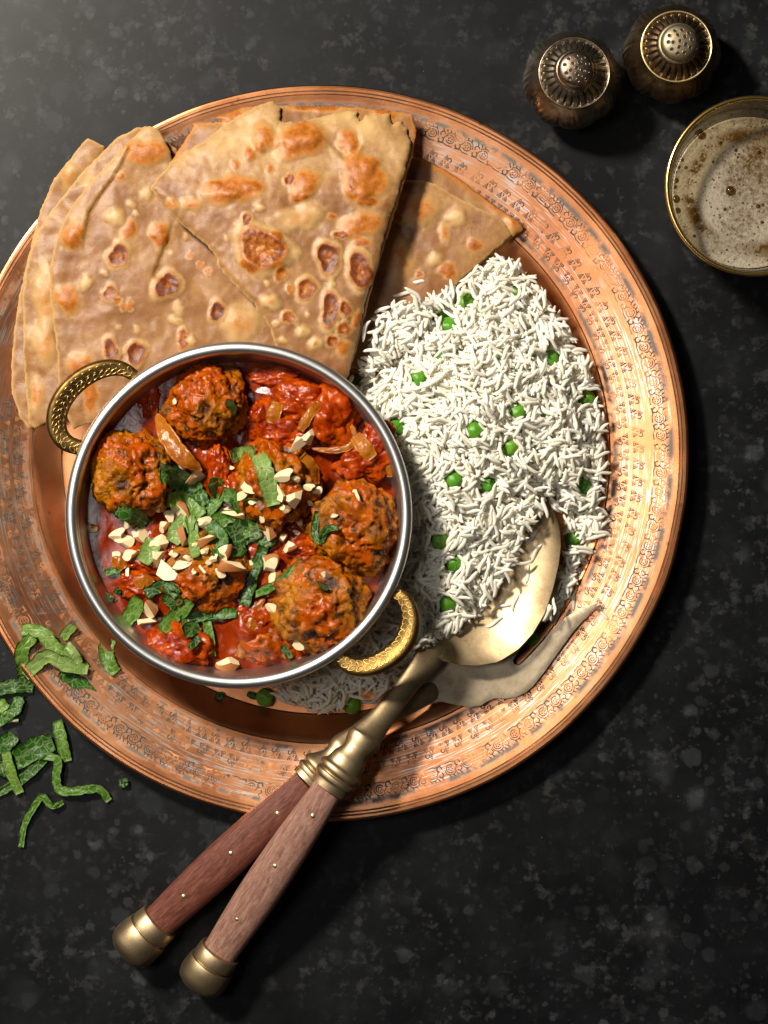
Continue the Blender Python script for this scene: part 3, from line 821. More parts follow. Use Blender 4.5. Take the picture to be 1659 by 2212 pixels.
AL = {'skin': 'chopped almond chunk showing brown skin, strewn on the curry', 'cream': 'bare cream almond chunk strewn on the curry',
      'flake': 'thin almond flake strewn on the curry', 'sliver': 'slender cream almond sliver strewn on the curry'}
for i, (x, y, s, k, yaw) in enumerate(ALM):
    o = bpy.data.objects.new('almond_piece', AM[k][i % 6]); COL.objects.link(o)
    sz = s * S * 1.04
    z = leaf_z(x, y, 0) + (1.4 if k != 'flake' else 0.8) * s / 34
    o.location = W(x, y, z); o.scale = (sz, sz, sz * (1.0 if k == 'flake' else 0.9))
    o.rotation_euler = (R.uniform(-0.45, 0.45), R.uniform(-0.4, 0.4), math.radians(yaw) + R.uniform(-0.15, 0.15))
    if k == 'skin': o.rotation_euler.x += 0.25
    tag(o, AL[k], 'almond', 'chopped almonds on the curry: ' + k)

# ------------------------------------------------------------------ mint shreds
def mint(pts, w, tone, label, group=None, zf=None, cup=0.14, taper=0.22, twist=None, crinkle=0.0006, name='mint_shred', lift=0.6):
    i = len(mint_all)
    if zf: pts = [(x, y, zf(x, y) + lift + 0.8 * abs(noise.noise(Vector((x * .05, y * .05, i)))) * 2) for x, y in pts]
    if twist is None:
        rr = random.Random(i); twist = [rr.uniform(-0.35, 0.35) for _ in range(4)]
    v, f, rib = strip(pts, w * 1.12, 0.00018, cup, 9, taper, crinkle=crinkle, seed=i * 3.1, twist=twist)
    rr = random.Random(i + 99)
    o = mk(name, v, f, M['mint'], None, W(*pts[0]), attrs={'tone': [tone] * len(v), 'rib': [r + rr.uniform(-0.4, 0.4) * 0 + (0.0 if w > 20 else 0.8) for r in rib]})
    mint_all.append(o)
    return tag(o, label, 'mint', group)
mint_all = []
def cz(x, y): return leaf_z(x, y, 1.2)
CUR = [([(346, 1024), (372, 1028), (402, 1046), (432, 1064)], 40, 0.30), ([(363, 1080), (400, 1080), (420, 1095), (434, 1116)], 34, 0.62),
       ([(470, 1033), (464, 1052), (472, 1076), (446, 1110)], 26, 0.45), ([(478, 1064), (506, 1077), (532, 1110)], 30, 0.42), ([(252, 1096), (282, 1110), (316, 1131)], 34, 0.32),
       ([(372, 1172), (390, 1140), (414, 1114)], 40, 0.80), ([(410, 1111), (418, 1160), (421, 1204)], 22, 0.72), ([(332, 1165), (322, 1190), (308, 1216)], 34, 0.75),
       ([(450, 1130), (474, 1165), (474, 1202)], 34, 0.30), ([(492, 1164), (520, 1150), (562, 1138)], 50, 0.14), ([(460, 1130), (490, 1122), (518, 1124)], 38, 0.5),
       ([(226, 1237), (244, 1233), (260, 1233)], 15, 0.35), ([(210, 1289), (228, 1290), (243, 1297)], 20, 0.15), ([(250, 1284), (258, 1272)], 14, 0.2),
       ([(299, 1292), (284, 1326), (260, 1354)], 30, 0.6), ([(314, 1284), (340, 1268), (360, 1264), (384, 1286)], 24, 0.15), ([(360, 1308), (386, 1284)], 34, 0.2),
       ([(412, 1299), (376, 1330), (348, 1364)], 30, 0.55), ([(390, 1342), (420, 1332), (456, 1322)], 26, 0.3), ([(440, 1328), (470, 1326), (511, 1324)], 22, 0.35),
       ([(442, 1328), (452, 1370), (458, 1418)], 18, 0.5), ([(396, 1366), (430, 1350)], 28, 0.2), ([(408, 1400), (430, 1376)], 14, 0.2), ([(528, 1308), (548, 1236), (570, 1180)], 26, 0.2),
       ([(550, 1285), (598, 1260), (652, 1213)], 17, 0.45), ([(560, 1182), (592, 1158)], 28, 0.2), ([(686, 1104), (679, 1150), (692, 1168), (705, 1144), (730, 1139)], 14, 0.22),
       ([(610, 1395), (627, 1422)], 14, 0.25), ([(500, 989), (520, 978), (550, 974)], 26, 0.78), ([(556, 980), (570, 1010), (577, 1040), (590, 1092)], 34, 0.80),
       ([(540, 1078), (548, 1122)], 30, 0.45), ([(470, 1110), (500, 1140)], 26, 0.35), ([(525, 1120), (540, 1160)], 24, 0.5), ([(500, 1195), (530, 1180)], 22, 0.2),
       ([(425, 1060), (445, 1090)], 26, 0.3)]
for p, w, t in CUR:
    k = 'dark green' if t < 0.33 else ('mid green' if t < 0.57 else 'pale grey green')
    mint(p, w, t, k + ' mint shred scattered on top of the curry', 'mint on the curry: ' + k, cz)

def pz(x, y):
    p = W(x, y, 12); r = math.hypot(p.x - PC.x, p.y - PC.y) / PP
    return plate_z(r) if r < 795 else 0.0
G = 'mint shreds fallen on the copper rim'
mint([(46, 1360, 14.5), (85, 1364, 17), (117, 1398, 17.5), (147, 1416, 16), (183, 1443, 13)], 28, 0.72, 'long pale mint shred bent across the copper rim', G)
mint([(70, 1374, 17), (47, 1404, 17.5), (48, 1440, 15.5), (49, 1464, 12)], 28, 0.62, 'bright green mint shred hanging over the copper rim edge', G)
mint([(53, 1459, 14.5), (98, 1418, 18.5), (137, 1433, 18), (190, 1447, 15)], 28, 0.85, 'veined pale mint underside draped over other shreds on the rim', G)
mint([(130, 1450, 15), (159, 1467, 13.5), (200, 1498, 12)], 28, 0.30, 'dark pointed mint shred below the pale ones on the rim', G)
mint([(133, 1378, 12.5), (160, 1350, 13.5)], 20, 0.74, 'tiny yellow green mint tip alone on the copper rim', G)
mint([(238, 1380, 7), (228, 1406, 9), (238, 1436, 11), (252, 1453, 11.5)], 30, 0.50, 'green mint shred leaning against the bowl on the copper', G)
mint([(144, 1390, 16), (160, 1410, 17.5), (172, 1432, 16)], 18, 0.9, 'yellowish curled mint scrap on the pale shreds', G)
mint([(466, 1502, 5), (484, 1504, 5)], 16, 0.2, 'small dark mint scrap in the plate well below the bowl')
mint([(534, 1498, 5), (556, 1506, 5)], 14, 0.35, 'mint scrap beside a pea in the plate well')
G = 'mint shreds fallen on the table'
TM = [([(-14, 1492, 1.5), (30, 1480, 3), (72, 1484, 1)], 28, 0.18, 'dark broad mint shred poking under the plate rim'),
      ([(41, 1504, 1.5), (32, 1533, 3), (-6, 1562, 1.5)], 24, 0.34, 'curved mint shred beside a cut stem on the table'),
      ([(-6, 1518, 1), (16, 1537, 2.2)], 28, 0.7, 'pale mint scrap tucked under the curved shred'),
      ([(-8, 1618, 1.5), (12, 1604, 3), (30, 1586, 2)], 34, 0.25, 'short dark mint piece above the crossed shreds'),
      ([(30, 1644, 1.2), (70, 1620, 3), (114, 1602, 1.6)], 46, 0.26, 'widest dark mint piece on the slate table'),
      ([(12, 1622, 4), (22, 1665, 3.6), (43, 1714, 1.2)], 22, 0.7, 'light green mint strip lying across darker shreds'),
      ([(-8, 1715, 1), (48, 1682, 2), (97, 1640, 2.5)], 20, 0.28, 'long dark mint strip under the light green strip'),
      ([(123, 1556, 1.4), (133, 1600, 2.4), (145, 1645, 1)], 24, 0.55, 'single lens shaped mint shred standing apart near the plate'),
      ([(88, 1632, 2.5), (122, 1640, 4), (122, 1675, 3), (128, 1706, 2.2), (170, 1708, 4), (212, 1704, 3), (236, 1730, 1)], 18, 0.48, 'longest zigzag mint ribbon curling over the table'),
      ([(137, 1733, 1.5), (112, 1741, 3.5), (92, 1720, 4), (78, 1735, 2.5), (53, 1782, 1.5), (45, 1830, 1)], 13, 0.5, 'twisted mint curl ending in a thin stalk'),
      ([(256, 1691, 1.2), (276, 1688, 2)], 18, 0.10, 'tiny blackish mint scrap alone on the table'),
      ([(-6, 1650, 1), (14, 1662, 1.6), (40, 1660, 1)], 30, 0.15, 'blackish mint piece at the bottom of the crossed heap')]
for p, w, t, lab in TM: mint([(x, y, z + 0.8) for x, y, z in p], w, t, lab, G, crinkle=0.0007)
v, f = sweep([W(15, 1559, 2.2), W(27, 1556, 2.4), W(40, 1557, 2.2)], [0.0009] * 3, [0.0009] * 3, 8)
tag(mk('stalk_cutting', v, f, M['stem'], None, W(15, 1559, 1)), 'short pale cut mint stem on the table', 'stem')

# ------------------------------------------------------------------ roti bread
def roti_layer(parent, outline, base, feats, steps=(), thick=1.6, res=5.0, seed=1, wave=0.8, roll=1.0, rag=2.0, palef=None, edge_brown=0.0, edge_pale=0.0):
    """outline in measured units (closed); base(x, y) -> upper surface height mm"""
    pl = []
    n = len(outline)
    for i in range(n):
        a, b = np.array(outline[i], float), np.array(outline[(i + 1) % n], float)
        k = max(1, int(np.hypot(*(b - a)) / res))
        for q in range(k):
            p = a + (b - a) * q / k
            d = (b - a) / (np.hypot(*(b - a)) + 1e-9)
            o = noise.noise(Vector((p[0] * 0.06, p[1] * 0.06, seed))) * rag + noise.noise(Vector((p[0] * 0.2, p[1] * 0.2, seed + 5))) * rag * 0.8
            pl.append(p + np.array((-d[1], d[0])) * o)
    xs = np.array(pl)
    x0, y0 = xs.min(0); x1, y1 = xs.max(0)
    rr = np.random.RandomState(seed)
    gx, gy = np.meshgrid(np.arange(x0, x1, res), np.arange(y0, y1, res * 0.87))
    gx[::2] += res * 0.5
    Q = np.stack([gx.ravel(), gy.ravel()], 1) + rr.uniform(-0.22, 0.22, (gx.size, 2)) * res
    d, ins = poly_dist(Q, pl)
    Q = Q[ins & (d > res * 0.5)]
    pts = [Vector(p) for p in pl] + [Vector(p) for p in Q]
    edges = [(i, (i + 1) % len(pl)) for i in range(len(pl))]
    ov, oe, of, *_ = delaunay_2d_cdt(pts, edges, [], 1, 1e-4)
    A = np.array([(p.x, p.y) for p in ov])
    D, _i = poly_dist(A, pl)
    z = np.array([base(x, y) for x, y in A])
    brown = np.zeros(len(A)); pale = np.zeros(len(A))
    for i, (x, y) in enumerate(A):
        z[i] += wave * noise.fractal(Vector((x * 0.007, y * 0.007, seed * 2.3)), 0.9, 2.0, 3) + 0.60 * noise.fractal(Vector((x * 0.018, y * 0.018, seed)), 0.9, 2.0, 3)
        pale[i] = 0.35 * noise.fractal(Vector((x * 0.011, y * 0.011, seed + 3)), 0.8, 2, 3) + (palef(x, y) if palef else 0)
    for (fx, fy, rx, ry, b, kind) in feats:
        dx, dy = (A[:, 0] - fx), (A[:, 1] - fy)
        ang = np.arctan2(dy, dx)
        wob = 1 + 0.13 * np.sin(ang * 2 + fx) + 0.09 * np.sin(ang * 3 + fy) + 0.05 * np.sin(ang * 5 + fx)
        t = np.hypot(dx / rx, dy / ry) / wob
        if kind == 'b':                                          # blister: pale ring, scorched sunken top
            h = min(rx, ry) * 0.075
            z += h * np.clip(1 - (t / 1.35) ** 2, 0, 1) ** 1.3 - h * 0.85 * np.clip(1 - (t / 0.85) ** 2, 0, 1) ** 1.1
            for q in np.nonzero(t < 0.9)[0]:
                z[q] += h * 0.4 * (0.9 - t[q]) * noise.fractal(Vector((A[q, 0] * 0.09, A[q, 1] * 0.09, fx)), 0.8, 2, 3)
            brown = np.maximum(brown, b * np.clip((0.98 - t) / 0.22, 0, 1) * (0.60 + 0.40 * np.clip(t / 0.8, 0, 1)))
            pale = np.maximum(pale, 0.75 * np.clip(1 - np.abs(t - 1.10) / 0.30, 0, 1))
        elif kind == 'p':                                        # pale blister
            z += min(rx, ry) * 0.06 * np.clip(1 - t ** 2, 0, 1)
            pale = np.maximum(pale, 0.8 * np.clip((1.15 - t) / 0.6, 0, 1)); brown = np.maximum(brown, b * np.clip(1 - t / 0.5, 0, 1))
        elif kind == 's':                                        # soft raised toasted patch
            z += min(rx, ry) * 0.06 * np.clip(1 - (t / 1.3) ** 2, 0, 1)
            brown = np.maximum(brown, np.minimum(1.28 * b * np.clip(1.35 - t, 0, 1) ** 0.8, 0.36 + 0.25 * b)); pale = np.maximum(pale, 0.75 * np.clip(1.8 - t, 0, 1))
    for (line, amp, fade) in steps:                              # raised flap on the right-hand side of a line
        ln = np.array(line, float)
        best = np.full(len(A), 1e9); sd = np.zeros(len(A)); al = np.zeros(len(A))
        for k in range(len(ln) - 1):
            a, b = ln[k], ln[k + 1]; ab = b - a
            t = np.clip(((A - a) @ ab) / (ab @ ab), 0, 1); dd = A - a - t[:, None] * ab
            dist = np.hypot(*dd.T); cr = ab[0] * dd[:, 1] - ab[1] * dd[:, 0]
            u = dist < best
            best[u] = dist[u]; sd[u] = np.sign(cr[u]); al[u] = (k + t[u]) / (len(ln) - 1)
        s = sd * best
        z += amp * np.clip((s + 2.5) / 5, 0, 1) * np.exp(-np.clip(s, 0, None) / fade) * np.clip(np.minimum(al / 0.05, (1 - al) / 0.25), 0, 1)
        pale = np.maximum(pale, 0.6 * np.exp(-np.abs(s - 4) / 5) * (al < 0.99))
    z -= roll * np.exp(-D / 7.0)
    brown = np.maximum(brown, edge_brown * np.exp(-D / 12)); pale = np.maximum(pale, min(1.0, edge_pale * 1.8) * np.exp(-D / 4.5))
    top = [W(x, y, zz) for (x, y), zz in zip(A, z)]
    bot = [W(x, y, zz - thick * (0.55 + 0.45 * min(1, dd / 8))) for (x, y), zz, dd in zip(A, z, D)]
    N = len(top); fs = []; cnt = {}
    for fc in of:
        p = [A[i] for i in fc]
        ar = sum(p[i][0] * p[(i + 1) % len(p)][1] - p[(i + 1) % len(p)][0] * p[i][1] for i in range(len(p)))
        fc = tuple(fc) if ar < 0 else tuple(fc)[::-1]             # image y points down
        fs.append(fc); fs.append(tuple(N + i for i in fc[::-1]))
        for i in range(len(fc)):
            e = (fc[i], fc[(i + 1) % len(fc)]); cnt[e] = 1
    for (a, b) in list(cnt):
        if (b, a) not in cnt: fs.append((b, a, N + a, N + b))
    at = {'brown': [float(x) for x in brown] * 2, 'pale': [float(x) for x in pale] * 2}
    return mk('bread_layer', top + bot, fs, M['roti'], parent, attrs=at)

BG = 'flat breads on the copper plate'
# the two breads fanned out at the edge of the plate
backroti = empty('flat_bread', W(100, 600, 13), 'folded flat bread at the bottom of the fan, edge over the copper rim', 'bread', BG)
roti_layer(backroti, [(190, 298), (226, 316), (224, 348), (300, 420), (330, 640), (300, 880), (150, 905), (62, 926), (45, 905), (26, 850), (24, 790), (30, 720), (40, 650), (52, 590), (70, 520), (88, 452), (118, 385), (150, 345), (172, 315)],
           lambda x, y: 19.6 - 0.004 * max(0, x - 150) + 2.0 * math.exp(-((y - 320) / 60) ** 2), [(150, 380, 20, 26, 0.25, 's')], seed=3, edge_pale=0.6, wave=1.6, palef=lambda x, y: 0.12)
midroti = empty('flat_bread', W(160, 600, 15), 'wavy edged flat bread second from the bottom of the fan', 'bread', BG)
roti_layer(midroti, [(296, 276), (316, 272), (330, 300), (330, 640), (300, 870), (150, 900), (108, 910), (74, 927), (62, 905), (55, 830), (50, 760), (51, 690), (48, 640), (58, 580), (66, 545), (84, 500), (105, 462), (135, 425), (175, 375), (215, 335), (250, 300)],
           lambda x, y: 23.6 - 0.004 * max(0, x - 150) + 1.5 * math.exp(-((y - 300) / 60) ** 2), [(100, 640, 26, 60, 0.22, 's'), (95, 740, 22, 50, 0.25, 's'), (200, 400, 20, 20, 0.2, 's'), (80, 850, 14, 30, 0.3, 's')], seed=5, edge_pale=0.6, wave=2.2, palef=lambda x, y: 0.0)
FRF = [(160, 507, 22, 28, .50, 's'), (152, 520, 14, 18, .62, 's'), (255, 552, 24, 26, .88, 'b'), (280, 496, 15, 17, .62, 's'), (345, 507, 20, 22, .66, 's'), (316, 330, 42, 26, .50, 's'), (260, 381, 9, 9, .5, 's'), (316, 419, 14, 18, 0, 'p'),
       (361, 616, 29, 29, .95, 'b'), (236, 634, 16, 18, .82, 'b'), (254, 650, 8, 8, .7, 'b'), (268, 662, 8, 8, .6, 'b'), (281, 660, 7, 12, .5, 'b'), (145, 645, 22, 30, .55, 's'), (185, 611, 15, 22, 0, 'p'), (226, 589, 10, 9, 0, 'p'),
       (239, 755, 16, 28, .9, 'b'), (293, 763, 24, 25, .92, 'b'), (384, 665, 13, 24, 0, 'p'), (385, 694, 11, 12, .5, 'p'), (395, 735, 11, 24, .75, 'b'), (414, 735, 10, 12, 0, 'p'), (469, 673, 19, 20, 1.0, 'b'), (296, 711, 8, 14, 0, 'p'),
       (449, 587, 8, 9, .7, 'b'), (434, 574, 8, 9, .6, 'b'), (410, 552, 7, 9, .5, 'b'), (176, 790, 26, 22, .50, 's'), (195, 850, 14, 40, .60, 's'), (255, 706, 10, 6, 0, 'p'), (283, 440, 12, 10, 0, 'p'), (294, 460, 8, 8, 0, 'p'), (520, 700, 40, 30, .22, 's'),
       (400, 510, 8, 10, 0, 'p'), (372, 690, 9, 14, 0, 'p'), (370, 545, 6, 6, 0, 'p'), (250, 470, 30, 20, 0.0, 'p')]
front = empty('flat_bread', W(300, 650, 17), 'large blistered flat bread on top of the fan beside the bowl handle', 'bread', BG)
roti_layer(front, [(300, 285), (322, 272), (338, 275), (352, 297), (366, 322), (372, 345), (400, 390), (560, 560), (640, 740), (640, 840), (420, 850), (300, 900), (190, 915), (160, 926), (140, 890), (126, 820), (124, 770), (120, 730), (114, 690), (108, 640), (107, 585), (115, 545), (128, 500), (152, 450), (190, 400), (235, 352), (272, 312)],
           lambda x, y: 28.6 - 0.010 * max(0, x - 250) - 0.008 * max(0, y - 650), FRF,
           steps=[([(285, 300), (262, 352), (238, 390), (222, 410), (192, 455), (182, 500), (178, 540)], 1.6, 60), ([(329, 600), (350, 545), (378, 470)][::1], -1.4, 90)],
           seed=8, wave=0.9, edge_pale=0.5, palef=lambda x, y: 0.5 * max(0, min(1, 1 - (y - 270) / 200)) - 0.45 * max(0, min(1, (x - 190) / 130)) * max(0, min(1, (y - 430) / 90)))  # negative part paints the wedge's shade into this bread's lower right colour
roti_layer(front, [(362, 305), (380, 320), (386, 345), (370, 380), (350, 370), (352, 330)], lambda x, y: 23.0, [], seed=10, edge_brown=0.2, edge_pale=0.4, rag=3)
# wedge on the right, under the rice
rightb = empty('flat_bread', W(980, 500, 11), 'flat bread wedge with its corner pointing at the engraved rim', 'bread', BG)
RO_low = [(760, 330), (870, 334), (905, 340), (950, 362), (1000, 393), (1060, 440), (1128, 484), (1132, 498), (1112, 512), (1060, 552), (1000, 604), (950, 668), (880, 760), (800, 810), (720, 800), (700, 600)]
roti_layer(rightb, RO_low, lambda x, y: 14.6 - 0.004 * max(0, y - 520) + 0.9 * max(0, min(1, (x - 1050) / 60)), [(1110, 480, 18, 18, .35, 's')], seed=12, edge_brown=0.42, edge_pale=0.4, wave=0.6)
RO_top = [(760, 388), (860, 390), (918, 390), (950, 402), (985, 425), (1030, 448), (1075, 468), (1090, 482), (1106, 510), (1060, 548), (1000, 600), (945, 668), (880, 755), (800, 800), (715, 790), (700, 600)]
roti_layer(rightb, RO_top, lambda x, y: 17.0 - 0.006 * max(0, y - 520), [(1025, 529, 13, 13, .72, 's'), (967, 583, 17, 15, .80, 's'), (906, 592, 8, 8, .85, 'b'), (900, 450, 40, 34, .32, 's'), (960, 500, 12, 18, .30, 's'), (860, 560, 30, 40, .3, 's'), (940, 560, 20, 16, 0.0, 'p'), (860, 470, 10, 10, .5, 's'), (885, 690, 30, 22, .2, 's'), (985, 470, 30, 20, 0, 'p')],
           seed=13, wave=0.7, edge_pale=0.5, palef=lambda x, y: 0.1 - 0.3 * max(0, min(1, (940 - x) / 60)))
# big wedge on top
wedge = empty('flat_bread', W(640, 480, 17), 'big folded flat bread wedge lying on top of the other breads', 'bread', BG)
WO = [(324, 408), (336, 388), (352, 372), (364, 356), (400, 328), (440, 306), (484, 272), (520, 246), (560, 226), (589, 218), (605, 232), (607, 262), (640, 264), (680, 256), (730, 244), (772, 240), (776, 262), (790, 250), (818, 248), (842, 244), (848, 270), (866, 262),
      (880, 282), (888, 318), (878, 360), (862, 412), (847, 459), (834, 500), (824, 534), (819, 564), (806, 604), (793, 638), (779, 699), (768, 752), (757, 800), (735, 838), (690, 820), (640, 800), (600, 765), (582, 706), (553, 663), (514, 624), (474, 581), (460, 542), (417, 506), (374, 470), (338, 426)]
def wz(x, y):
    z = 39.5 - 0.012 * abs(x - 560) * (1 if x > 560 else 0.4) - 0.040 * max(0, 420 - y) + 0.0 * x
    return z - 0.004 * max(0, y - 600)
WL2 = [(335, 402), (420, 272), (416, 266), (482, 263), (466, 254), (525, 232), (600, 228), (690, 230), (772, 232), (818, 237), (845, 240), (890, 246), (900, 282), (892, 336), (880, 372), (850, 470), (826, 545), (800, 636), (784, 700), (764, 778), (735, 826), (690, 812), (640, 790), (600, 748), (560, 660), (480, 570), (420, 496), (340, 420)]
WL3 = [(345, 398), (440, 300), (500, 250), (560, 236), (640, 233), (740, 236), (840, 243), (884, 252), (893, 300), (884, 350), (860, 440), (830, 520), (800, 630), (776, 710), (760, 778), (735, 820), (690, 808), (640, 785), (600, 740), (560, 650), (480, 560), (410, 485)]
roti_layer(wedge, WL3, lambda x, y: wz(x, y) - 5.4, [], seed=20, edge_brown=0.55, edge_pale=0.3, wave=0.8)
roti_layer(wedge, WL2, lambda x, y: wz(x, y) - 2.9, [(500, 250, 30, 16, .5, 's'), (690, 232, 60, 8, .7, 's'), (830, 245, 22, 16, .6, 's')], seed=21, edge_brown=0.35, edge_pale=0.5, wave=0.8)
WF = [(650, 302, 46, 38, .56, 's'), (632, 305, 18, 16, .62, 's'), (668, 300, 20, 20, .55, 's'), (754, 307, 22, 24, .60, 's'), (786, 385, 40, 52, .60, 's'), (800, 355, 16, 16, .66, 's'), (759, 397, 9, 11, .8, 'b'), (792, 434, 22, 10, .72, 's'), (770, 415, 26, 14, .62, 's'),
      (625, 388, 12, 14, .88, 'b'), (657, 398, 30, 30, .50, 's'), (640, 428, 12, 8, .68, 's'), (656, 425, 8, 7, .7, 's'), (500, 409, 62, 26, .52, 's'), (467, 399, 14, 10, .66, 's'), (500, 418, 20, 14, .66, 's'), (548, 402, 18, 12, .68, 's'), (539, 334, 12, 12, .6, 's'), (571, 296, 26, 26, .42, 's'), (508, 355, 9, 9, .58, 's'), (560, 320, 10, 12, .5, 's'),
      (532, 474, 12, 14, .88, 'b'), (566, 536, 52, 50, .70, 'b'), (553, 512, 24, 16, .86, 's'), (596, 520, 16, 18, .80, 's'), (540, 570, 18, 16, .82, 's'), (590, 565, 24, 16, .5, 's'), (709, 556, 29, 33, .92, 'b'), (779, 585, 29, 44, .84, 'b'), (662, 624, 20, 30, .74, 'b'),
      (585, 652, 26, 21, 0.5, 'p'), (714, 668, 21, 38, .90, 'b'), (747, 667, 15, 16, .80, 'b'), (623, 685, 14, 15, .72, 'b'), (655, 717, 17, 19, .4, 'p'), (682, 742, 22, 17, .5, 'p'), (718, 737, 13, 15, .82, 'b'), (743, 710, 14, 17, .74, 'b'), (782, 484, 44, 24, .46, 's'),
      (737, 507, 17, 9, .78, 'b'), (780, 522, 16, 10, .6, 's'), (643, 549, 9, 22, .3, 'p'), (607, 592, 15, 14, .62, 'b'), (560, 448, 13, 12, 0, 'p'), (775, 692, 12, 18, .6, 's'), (717, 467, 8, 6, .6, 's'), (716, 610, 9, 18, 0.2, 'p'), (628, 625, 10, 10, .5, 'b'), (577, 612, 8, 8, 0, 'p'),
      (489, 515, 7, 8, 0, 'p'), (640, 695, 10, 10, .3, 'p'), (595, 700, 14, 8, .3, 'p'), (665, 680, 7, 7, .2, 'p'), (610, 735, 12, 8, .3, 'p'), (740, 750, 16, 14, .5, 's'), (582, 365, 8, 8, .5, 's'), (650, 470, 40, 26, .18, 's'), (410, 440, 20, 14, .3, 's'), (372, 440, 12, 12, .4, 's')]
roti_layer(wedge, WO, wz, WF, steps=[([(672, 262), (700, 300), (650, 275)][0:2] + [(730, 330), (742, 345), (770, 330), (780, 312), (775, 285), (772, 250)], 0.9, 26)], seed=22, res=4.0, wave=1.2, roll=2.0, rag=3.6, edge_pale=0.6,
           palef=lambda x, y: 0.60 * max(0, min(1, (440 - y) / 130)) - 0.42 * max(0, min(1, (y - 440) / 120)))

# ------------------------------------------------------------------ spoon and fork
def axis_frame(o, d):
    d = np.array(d, float); d /= np.hypot(*d)
    return np.array(o, float), d, np.array((-d[1], d[0]))
SO, SA, SN = axis_frame((935, 1410), (0.637, -0.771))
SB_U = [0, 8, 20, 40, 74, 120, 168, 220, 274, 320, 354, 380, 396, 404]
SB_W = [28, 44, 66, 92, 121, 137, 140, 132, 111, 88, 66, 42, 20, 1.5]
def spoon_z(u, v):
    w = np.interp(u, SB_U, SB_W); q = min(1.0, abs(v) / max(w, 1))
    rim = 25.0 - 1.5 * min(1, u / 120) - 1.0 * max(0, (u - 200) / 200)
    dep = 9.0 * math.sin(math.pi * min(1, max(0.0, (u + 6) / 416))) ** 0.7
    return rim - dep * (1 - q * q)
spoon = empty('serving_spoon', W(440, 2100, 0), 'bronze serving spoon with weathered pale wood handle, lying over the fork', 'spoon')
vs, fs = [], []
us = [SB_U[0] + (404) * (1 - math.cos(math.pi * i / 40)) / 2 for i in range(41)]
m = 25
for side in (0, 1):
    for u in us:
        w = float(np.interp(u, SB_U, SB_W))
        for j in range(m):
            q = -1 + 2 * j / (m - 1); q = math.sin(q * math.pi / 2)
            v_ = q * w
            P2 = SO + SA * u + SN * v_
            z = spoon_z(u, v_)
            p = W(P2[0], P2[1], z)
            if side: p = p + Vector((0, 0, -0.0012))
            vs.append(p)
N = 41 * m
for i in range(40):
    for j in range(m - 1):
        a, b, c, d = i * m + j, i * m + j + 1, (i + 1) * m + j + 1, (i + 1) * m + j
        fs.append((a, b, c, d)); fs.append((N + d, N + c, N + b, N + a))
for i in range(40):
    for j in (0, m - 1):
        a, b = i * m + j, (i + 1) * m + j
        fs.append((a, b, N + b, N + a) if j == 0 else (b, a, N + a, N + b))
for i in (0, 40):
    for j in range(m - 1):
        a, b = i * m + j, i * m + j + 1
        fs.append((b, a, N + a, N + b) if i == 0 else (a, b, N + b, N + a))
sb = mk('bowl', vs, fs, M['bronze'], spoon); autosmooth(sb, 45)

def cutlery_handle(root, end, wood_a, wood_b, neck, zend, zferr, prof_neck, wood_mat, pins):
    """end: pommel tip, wood_a/wood_b: wood limits (pommel side / neck side), neck: list of ((x,y),z,halfwidth,halfheight) from wood_b on"""
    d = lambda a, b: math.hypot(a[0] - b[0], a[1] - b[1])
    L = d(end, wood_b)
    def zz(p): return zend + (zferr - zend) * d(end, p) / L
    def on(t): return (end[0] + (wood_b[0] - end[0]) * t, end[1] + (wood_b[1] - end[1]) * t)
    tw = d(end, wood_a) / L
    # pommel: lathe-like sweep
    pr = [(0.0, 0.25), (tw * 0.015, 0.48), (tw * 0.06, 0.72), (tw * 0.14, 0.91), (tw * 0.22, 0.98), (tw * 0.32, 1.01), (tw * 0.50, 0.99), (tw * 0.64, 0.955), (tw * 0.67, 0.93), (tw * 0.68, 0.82), (tw * 0.72, 0.82), (tw * 0.73, 0.90), (tw * 0.98, 0.86), (tw, 0.83)]
    pr = sorted(pr)
    pw = 54 * S
    pts = [W(*on(t), zz(on(t))) for t, k in pr]
    v, f = sweep(pts, [pw * k for t, k in pr], [pw * 0.92 * k for t, k in pr], 28, 2.2)
    o = mk('pommel', v, f, M['bronze'], root); autosmooth(o, 38)
    # wood grip
    n = 30; wp, ra, rb, al = [], [], [], []
    for i in range(n + 1):
        t = tw + (1 - tw) * i / n; q = i / n
        wp.append(W(*on(t), zz(on(t)))); al.append(q)
        k = 0.80 + 0.20 * math.sin(math.pi * min(1, q * 1.0 + 0.05)) - 0.06 * q
        ra.append(45 * S * k); rb.append(33 * S * k)
    v, f = sweep(wp, ra, rb, 28, 2.5)
    at = {'along': [a * 4 for a in al for _ in range(28)], 'around': [abs(1 - 2 * j / 28) * 1.0 for _ in al for j in range(28)]}
    grip = mk('grip', v, f, wood_mat, root, attrs=at); autosmooth(grip, 50)
    for (x, y) in pins:
        zc = zz((x, y)); q = (d(end, (x, y)) / L - tw) / (1 - tw); k = 0.80 + 0.20 * math.sin(math.pi * min(1, q + 0.05)) - 0.06 * q
        c = W(x, y, zc + 33 * S * 1000 * k - 0.1)
        vv, ff = bisphere(c, 0.00118, 0.00118, 0.0007, 3)
        mk('pin', vv, ff, M['pin'], grip)
    pts = [W(p[0], p[1], z) for (p, z, a, b) in neck]
    c = catmull([(p[0], p[1], z, a, b) for (p, z, a, b) in neck], 5)
    v, f = sweep([W(q[0], q[1], q[2]) for q in c], [q[3] * S for q in c], [q[4] * S for q in c], 24, 2.2)
    o = mk('neck', v, f, M['bronze'], root); autosmooth(o, 45)

